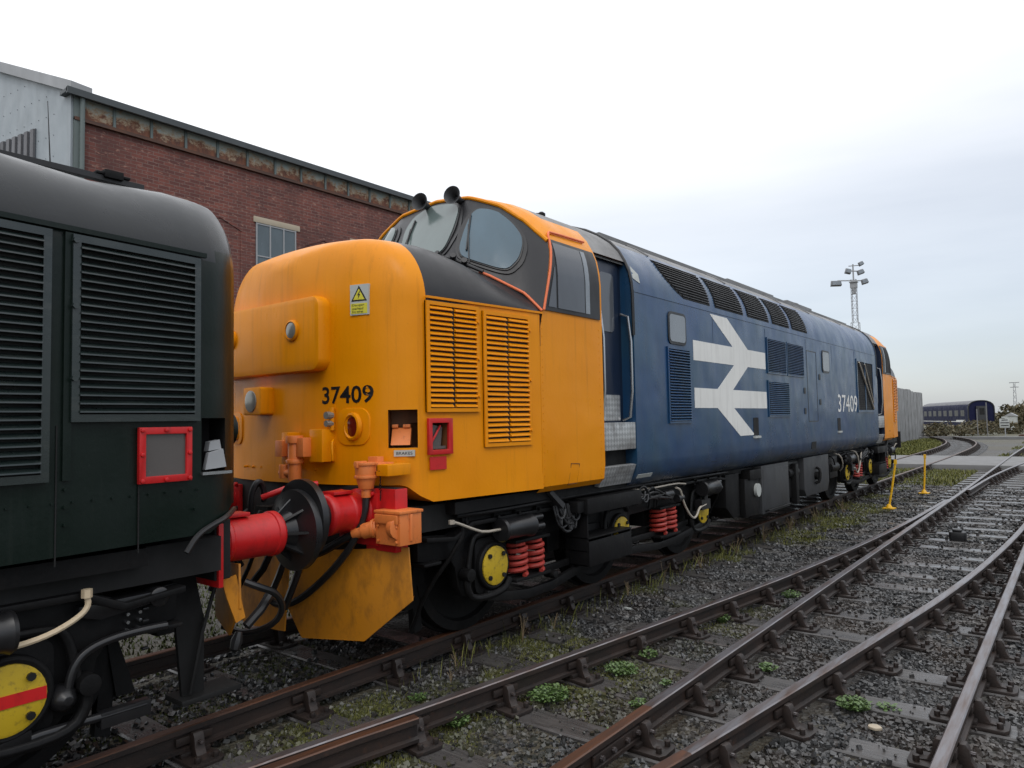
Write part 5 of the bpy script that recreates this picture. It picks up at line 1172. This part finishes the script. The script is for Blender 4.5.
for nm, lab, cat, x, y, sx, sy, mat in (('plastic_scrap', 'torn white plastic scrap on the ballast between the first turnout rails', 'litter', 2.02, .83, .09, .035, 'label'), ('flat_stone', 'round pale flat stone on the ballast inside the turnout', 'stone', 3.86, .33, .045, .04, 'lintel'), ('paper_scrap', 'small white scrap on the weedy ground near the first spring', 'litter', 1.25, 1.95, .05, .02, 'label')):
    mb = MB(); n = 9; mb.prism([(x+sx*math.cos(6.283*k/n)*random.uniform(.8, 1), y+sy*math.sin(6.283*k/n)*random.uniform(.8, 1)) for k in range(n)], 'z', -.186, -.170); o = mb.build(nm, mat, bevel=.003); tag(o, lab, cat)

# ================================================================== ballast stones (uncountable)
def near_sleeper(x, y):
    return ((np.abs(((y-.03+.37) % .74)-.37) < .125) & (x > 1.2) & (x < 4.85)) | ((np.abs(((y+.78+.39) % .78)-.39) < .13) & (np.abs(x) < 1.32))
CUBE = np.array([(x, y, z) for z in (-1, 1) for y in (-1, 1) for x in (-1, 1)], float)
CF = np.array([(0, 2, 3, 1), (4, 5, 7, 6), (0, 1, 5, 4), (2, 6, 7, 3), (0, 4, 6, 2), (1, 3, 7, 5)])
def moss_at(x, y):
    a = np.sin(x*2.3+y*1.1)*np.sin(y*1.7-x)+.6*np.sin(y*.53+2)+.4*np.sin(x*9+y*4)*np.sin(y*7)
    band = np.exp(-((x-1.2)/.5)**2)+.45*np.exp(-((x-2.2)/.5)**2)*(y < 3); return np.clip(a*.9*band+.18*band, 0, 1)
def stones(n, xr, yr, r0, r1, zb):
    x = RNG.uniform(xr[0], xr[1], n); y = RNG.uniform(yr[0], yr[1], n)
    onsl = near_sleeper(x, y); patchy = np.sin(x*3.1+np.floor((y+.4)/.74)*5.7)*np.sin(np.floor((y+.4)/.74)*2.3+x) > .45; keep = ~onsl | (RNG.random(n) < np.where(patchy, .75, .05))
    for f in (fA, fAl, fB, fC, fD, fE):
        xs = np.array([f(v) for v in np.linspace(yr[0], yr[1], 200)]); xr_ = np.interp(y, np.linspace(yr[0], yr[1], 200), xs)
        if f is fB or f is fD: xr_ = np.where(y > 11.5, 99, xr_)
        keep &= np.abs(x-xr_) > .045
    x = x[keep]; y = y[keep]; on = onsl[keep]; n = len(x)
    r = RNG.uniform(r0, r1, n)*np.where(on, .8, 1); z = zb-.012+RNG.uniform(-.012, .008, n)+.008*np.sin(x*5)*np.sin(y*4); z = np.where(on, -.186+r*.25, z)
    V = CUBE[None]*RNG.uniform(.62, 1.1, (n, 8, 3))*.62*r[:, None, None]*RNG.uniform(.75, 1.2, (n, 1, 3))
    a = RNG.uniform(0, 6.28, n); b = RNG.uniform(0, 6.28, n); c = RNG.uniform(0, 6.28, n)
    def rot(V, t, i, j):
        C, S = np.cos(t)[:, None], np.sin(t)[:, None]; p = V[:, :, i]*C-V[:, :, j]*S; q = V[:, :, i]*S+V[:, :, j]*C; V[:, :, i] = p; V[:, :, j] = q
    rot(V, a, 0, 1); rot(V, b, 1, 2); rot(V, c, 0, 1)
    V[:, :, 0] += x[:, None]; V[:, :, 1] += y[:, None]; V[:, :, 2] += z[:, None]
    tone = RNG.beta(1.5, 3.2, n)*np.clip(.75+.35*np.sin(x*2.1+1)*np.sin(y*.9+x)+.25*np.sin(x*5.3)*np.sin(y*4.1+2), .25, 1.15); moss = moss_at(x, y)*.85
    moss = np.where(RNG.random(n) < .75, moss, 0)
    return V, tone, moss
P_ = [stones(56000, (.2, 6.2), (-3.6, 2.4), .013, .028, -.200), stones(32000, (.85, 6.2), (2.4, 8), .017, .033, -.200), stones(20000, (.85, 7.0), (8, 18), .026, .046, -.202), stones(5000, (-1.2, .7), (-3.6, 0), .018, .036, -.203), stones(45000, (.85, 6.0), (-3.2, 4.5), .005, .011, -.196)]
V = np.concatenate([p[0] for p in P_]); tone = np.concatenate([p[1] for p in P_]); mos = np.concatenate([p[2] for p in P_]); n = len(V)
def fastmesh(name, V, F, per, attrs, mat):
    """V (n,k,3), F (m,4) faces of one unit repeated n times"""
    n, k, _ = V.shape; m, w = F.shape; me = bpy.data.meshes.new(name)
    me.vertices.add(n*k); me.vertices.foreach_set('co', V.reshape(-1).astype(np.float32))
    idx = (F[None]+np.arange(n)[:, None, None]*k).reshape(-1).astype(np.int32)
    me.loops.add(len(idx)); me.loops.foreach_set('vertex_index', idx)
    me.polygons.add(n*m); me.polygons.foreach_set('loop_start', np.arange(0, n*m*w, w, dtype=np.int32))
    me.update(calc_edges=True)
    for a, arr in attrs.items():
        at = me.attributes.new(a, 'FLOAT', 'FACE'); at.data.foreach_set('value', np.repeat(arr, m).astype(np.float32))
    me.shade_flat(); me.materials.append(MT[mat]); o = bpy.data.objects.new(name, me); COL.objects.link(o); return o
o = fastmesh('ballast_stones', V, CF, 6, dict(tone=tone, moss=mos), 'stone'); tag(o, 'wet dark grey ballast stones around the rails and sleepers', 'ballast', kind='stuff')

# ================================================================== grass (uncountable)
def blades(spots, h0, h1, spread, w):
    n = len(spots); x = spots[:, 0]; y = spots[:, 1]; h = RNG.uniform(h0, h1, n); a = RNG.uniform(0, 6.283, n); l = RNG.uniform(.1, spread, n)
    dx, dy = np.cos(a), np.sin(a); V = np.zeros((n, 4, 3))
    ww = w*RNG.uniform(.6, 1.3, n); px_, py_ = -dy*ww, dx*ww
    V[:, 0] = np.stack([x-px_, y-py_, np.full(n, -.215)], 1); V[:, 1] = np.stack([x+px_, y+py_, np.full(n, -.215)], 1)
    V[:, 2] = np.stack([x+px_*.7+dx*l*h*.5, y+py_*.7+dy*l*h*.5, -.215+h*.65], 1); V[:, 3] = np.stack([x+dx*l*h, y+dy*l*h, -.215+h], 1)
    return V
def scatter(n, xr, yr, thr):
    x = RNG.uniform(*xr, n); y = RNG.uniform(*yr, n); m = moss_at(x, y); k = m > thr; return np.stack([x[k], y[k]], 1)
QF = np.array([(0, 1, 2, 3)])
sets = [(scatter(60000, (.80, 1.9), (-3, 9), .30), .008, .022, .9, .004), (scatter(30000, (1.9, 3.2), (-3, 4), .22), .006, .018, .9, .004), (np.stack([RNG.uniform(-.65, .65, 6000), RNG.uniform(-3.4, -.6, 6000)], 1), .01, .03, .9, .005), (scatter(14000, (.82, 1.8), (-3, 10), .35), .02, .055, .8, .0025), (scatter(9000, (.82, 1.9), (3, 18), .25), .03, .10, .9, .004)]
k = 9000; sets.append((np.stack([RNG.uniform(-3, 2.2, k), RNG.uniform(17.5, 23.8, k)], 1), .04, .12, .9, .012))
k = 16000; xx = RNG.uniform(-4.4, -.3, k); yy = RNG.uniform(31, 57, k); kk = (xx < np.array([fAl(v) for v in yy])-.3); sets.append((np.stack([xx[kk], yy[kk]], 1), .06, .20, .9, .03))
k = 9000; xx = RNG.uniform(2.0, 6, k); yy = RNG.uniform(31, 57, k); kk = np.sin(xx*2)*np.sin(yy*.7)+RNG.normal(0, .3, k) > .2; sets.append((np.stack([xx[kk], yy[kk]], 1), .05, .12, .9, .02))
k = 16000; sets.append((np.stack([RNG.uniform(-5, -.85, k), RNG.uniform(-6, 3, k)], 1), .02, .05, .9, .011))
k = 500; yy = RNG.uniform(-1, 12, k); sets.append((np.stack([RNG.normal(.98, .07, k), yy], 1), .05, .20, .5, .003))
Vs = [blades(*s) for s in sets]; V = np.concatenate(Vs); tn = np.clip(RNG.normal(.5, .25, len(V)), 0, 1); tn = np.where((V[:, 0, 0] < .7) & (V[:, 0, 1] < 4), tn*.1, tn)  # shade painted in: blade colour darkened under and behind the locomotives
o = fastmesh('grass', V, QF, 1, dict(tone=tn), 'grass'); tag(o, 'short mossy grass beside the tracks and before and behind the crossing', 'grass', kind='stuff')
# scrub in the distance
def clump(cx, cy, cz, rx, ry, rz, n, s):
    d = RNG.normal(0, 1, (n, 3)); d /= np.linalg.norm(d, axis=1)[:, None]; r = RNG.uniform(.35, 1, n)**.5
    lump = 1+.28*np.sin(d[:, 0]*5+cx)*np.sin(d[:, 1]*4+cy)+.22*np.sin(d[:, 2]*7+cx)
    c = d*r[:, None]*lump[:, None]*np.array([rx, ry, rz])+np.array([cx, cy, cz]); V = RNG.normal(0, s, (n, 4, 3)); V[:, 3] = V[:, 0]+V[:, 2]-V[:, 1]; V = V+c[:, None]; V[:, :, 2] = np.maximum(V[:, :, 2], -1.2); return V
def bush(name, label, group, cx, cy, rx, ry, h, n=900, s=.12, zb=-.2, trunk=True):
    t = thing(name, label, 'bush' if name == 'bush' else 'tree', (cx, cy, zb), group=group)
    V = clump(cx, cy, zb+h*.5, rx, ry, h*.55, n, s); o = fastmesh('crown', V, QF, 1, dict(tone=np.clip(RNG.normal(.45, .25, n), 0, 1)), 'bush'); o.parent = t; o.matrix_parent_inverse = Matrix.Translation(-t.location)
    mb = MB()
    for q in range(4):
        a = q*1.6+cx; mb.tube([(cx, cy, zb), (cx+.25*rx*math.cos(a), cy+.25*ry*math.sin(a), zb+h*.35), (cx+.6*rx*math.cos(a), cy+.6*ry*math.sin(a), zb+h*.7)], .03+.01*h, n=5)
    mb.build('trunk', 'trunk', t)
bush('bush', 'brown low bush at the foot of the concrete wall', None, -3.9, 60.5, 1.0, 2.0, 1.1, s=.06)
bush('bush', 'straggly dry bush below the middle of the distant coach', None, -3.0, 66, 1.9, 1.6, .95, s=.06)
bush('bush', 'pale green bush in front of the distant coach end', None, -2.0, 70, 1.4, 1.2, 1.3, n=1200, s=.06)
bush('bush', 'low brown bush between the posts and the white sign', None, -.2, 74, 1.2, 1.2, 1.0, s=.06)
# a far wood reads as one mass
Vs = []
for i in range(46):
    cx = -2.5+i*.95+RNG.uniform(-.6, .6)+(i//20)*3; cy = 104+RNG.uniform(-5, 22)+i*.6; h = 3.1+1.3*math.sin(i*.9)+RNG.uniform(-.4, .5)-(.05*i)
    Vs.append(clump(cx, cy, -1.1+h*.45, 2.0, 2.0, max(1.2, h*.6), 1500, .13))
for i in range(14):
    Vs.append(clump(-1.2+i*1.3, 80+i*.8+RNG.uniform(-2, 2), -.75, 1.4, 1.4, .55, 700, .09))
V = np.concatenate(Vs); o = fastmesh('scrub_wood', V, QF, 1, dict(tone=np.clip(RNG.normal(.4, .25, len(V)), 0, 1)), 'bush'); tag(o, 'low brownish green scrub and trees along the far right horizon', 'woodland', kind='stuff')

# ================================================================== weeds, one by one
def weed(x, y, r, h, n, label, z=-.195):
    t = thing('weed', label, 'plant', (x, y, z), group='green weeds in the ballast'); R = random.Random(int(x*1000+y*77)); mb = MB(); st = MB()
    for i in range(n):
        a = R.uniform(0, 6.283); q = r*math.sqrt(R.random()); hh = h*R.uniform(.4, 1)*(1-.4*(q/r)); c = Vector((x+q*math.cos(a), y+q*math.sin(a), z+hh)); s = R.uniform(.006, .013)
        st.tube([(x+q*.4*math.cos(a), y+q*.4*math.sin(a), z-.01), tuple(c)], .0015, n=3)
        nrm = Vector((R.uniform(-.6, .6), R.uniform(-.6, .6), 1)).normalized(); u = nrm.orthogonal().normalized(); v = nrm.cross(u); b = R.uniform(0, 6.28)
        vs = [c+nrm*s*.25]
        for k in range(7):
            th = b+6.283*k/7; rr = s*(1.15 if k % 2 else .85); vs.append(c+u*math.cos(th)*rr+v*math.sin(th)*rr)
        mb.add(vs, [(0, 1+k, 1+(k+1) % 7) for k in range(7)])
    mb.build('leaves', 'leaf', t); st.build('stem', 'leaf', t)
WEEDS = [(1.72, -1.10, .09, .10, 60, 'taller leafy weed against the first turnout rail at lower left'),
 (1.95, -.42, .15, .10, 170, 'broad leafy weed patch by the first turnout rail, left of the rail joint'),
 (2.10, .33, .13, .08, 120, 'leafy weed clump just left of the white plastic scrap'), (2.12, .72, .08, .10, 60, 'small weed tuft touching the white plastic scrap'),
 (2.52, -.16, .07, .05, 34, 'little weed at the inner side of the second rail'), (2.60, -.62, .05, .04, 20, 'tiny weed near the bolted joint of the second rail'), (2.48, .30, .05, .04, 20, 'tiny weed on timber between the first two rails'),
 (2.97, 1.02, .08, .05, 48, 'small weed cluster against the second rail chair'), (3.68, .62, .11, .08, 110, 'bright green weed patch at the third rail'), (3.86, .72, .07, .04, 34, 'thin weed spreading right of the third rail patch'),
 (2.42, 3.4, .10, .08, 50, 'weed between the first two rails where they close up'), (2.18, 2.1, .08, .09, 50, 'weed under the first turnout rail midway'), (1.62, -1.38, .07, .06, 30, 'small low weed beside the check rail end'),
 (1.22, -.95, .07, .05, 30, 'weed growing by the chair of the locomotive track')]
for w in WEEDS: weed(*w[:4], int(w[4]*1.8), w[5])
def stalks(x, y, h, n, label):
    t = thing('dry_weed', label, 'plant', (x, y, -.2), group='dead weeds along the locomotive track'); R = random.Random(int(x*999+y*31)); mb = MB(); hd = MB()
    for i in range(n):
        a = R.uniform(0, 6.283); l = R.uniform(.1, .45)*h; hh = h*R.uniform(.5, 1); p2 = (x+l*math.cos(a), y+l*math.sin(a), -.2+hh); mb.tube([(x, y, -.21), (x+l*.4*math.cos(a), y+l*.4*math.sin(a), -.2+hh*.6), p2], .0022, n=3)
        for k in range(7):
            c = Vector(p2)+Vector((R.gauss(0, .014), R.gauss(0, .014), R.gauss(-.02, .025))); s = R.uniform(.005, .011)
            hd.add([c, c+Vector((s, R.uniform(-s, s), s)), c+Vector((0, s, R.uniform(-s, s)))], [(0, 1, 2)])
    mb.build('stem', 'ironwood', t); hd.build('seed_head', 'ironwood', t)
for i, (x, y, h, n, l) in enumerate([(.98, .55, .22, 9, 'dead weed below the red coil springs of the yellow end'), (1.02, .98, .15, 6, 'short dead weed right of the first springs'), (.97, -.30, .14, 6, 'dead stalks beside the yellow plough'),
  (1.0, 2.4, .18, 7, 'dead weed below the step box'), (1.0, 3.25, .28, 3, 'single tall dead stalk below the second springs'), (1.0, 4.3, .22, 8, 'dead weed before the battery boxes'), (1.05, 5.4, .25, 10, 'bushy dead weed under the equipment box'),
  (1.02, 6.6, .28, 12, 'thick dead weed under the battery box'), (1.05, 7.8, .30, 12, 'thick dead weed under the grey fuel tank'), (1.1, 9.1, .30, 12, 'dead weed past the grey tank'), (1.2, 10.6, .30, 12, 'dead weed by the far bogie'), (4.75, 6.9, .35, 6, 'dry twigs beyond the last rail at the right edge'), (1.15, -.55, .10, 5, 'dead stalks at the chair below the plough')]): stalks(x, y, h, n, l)
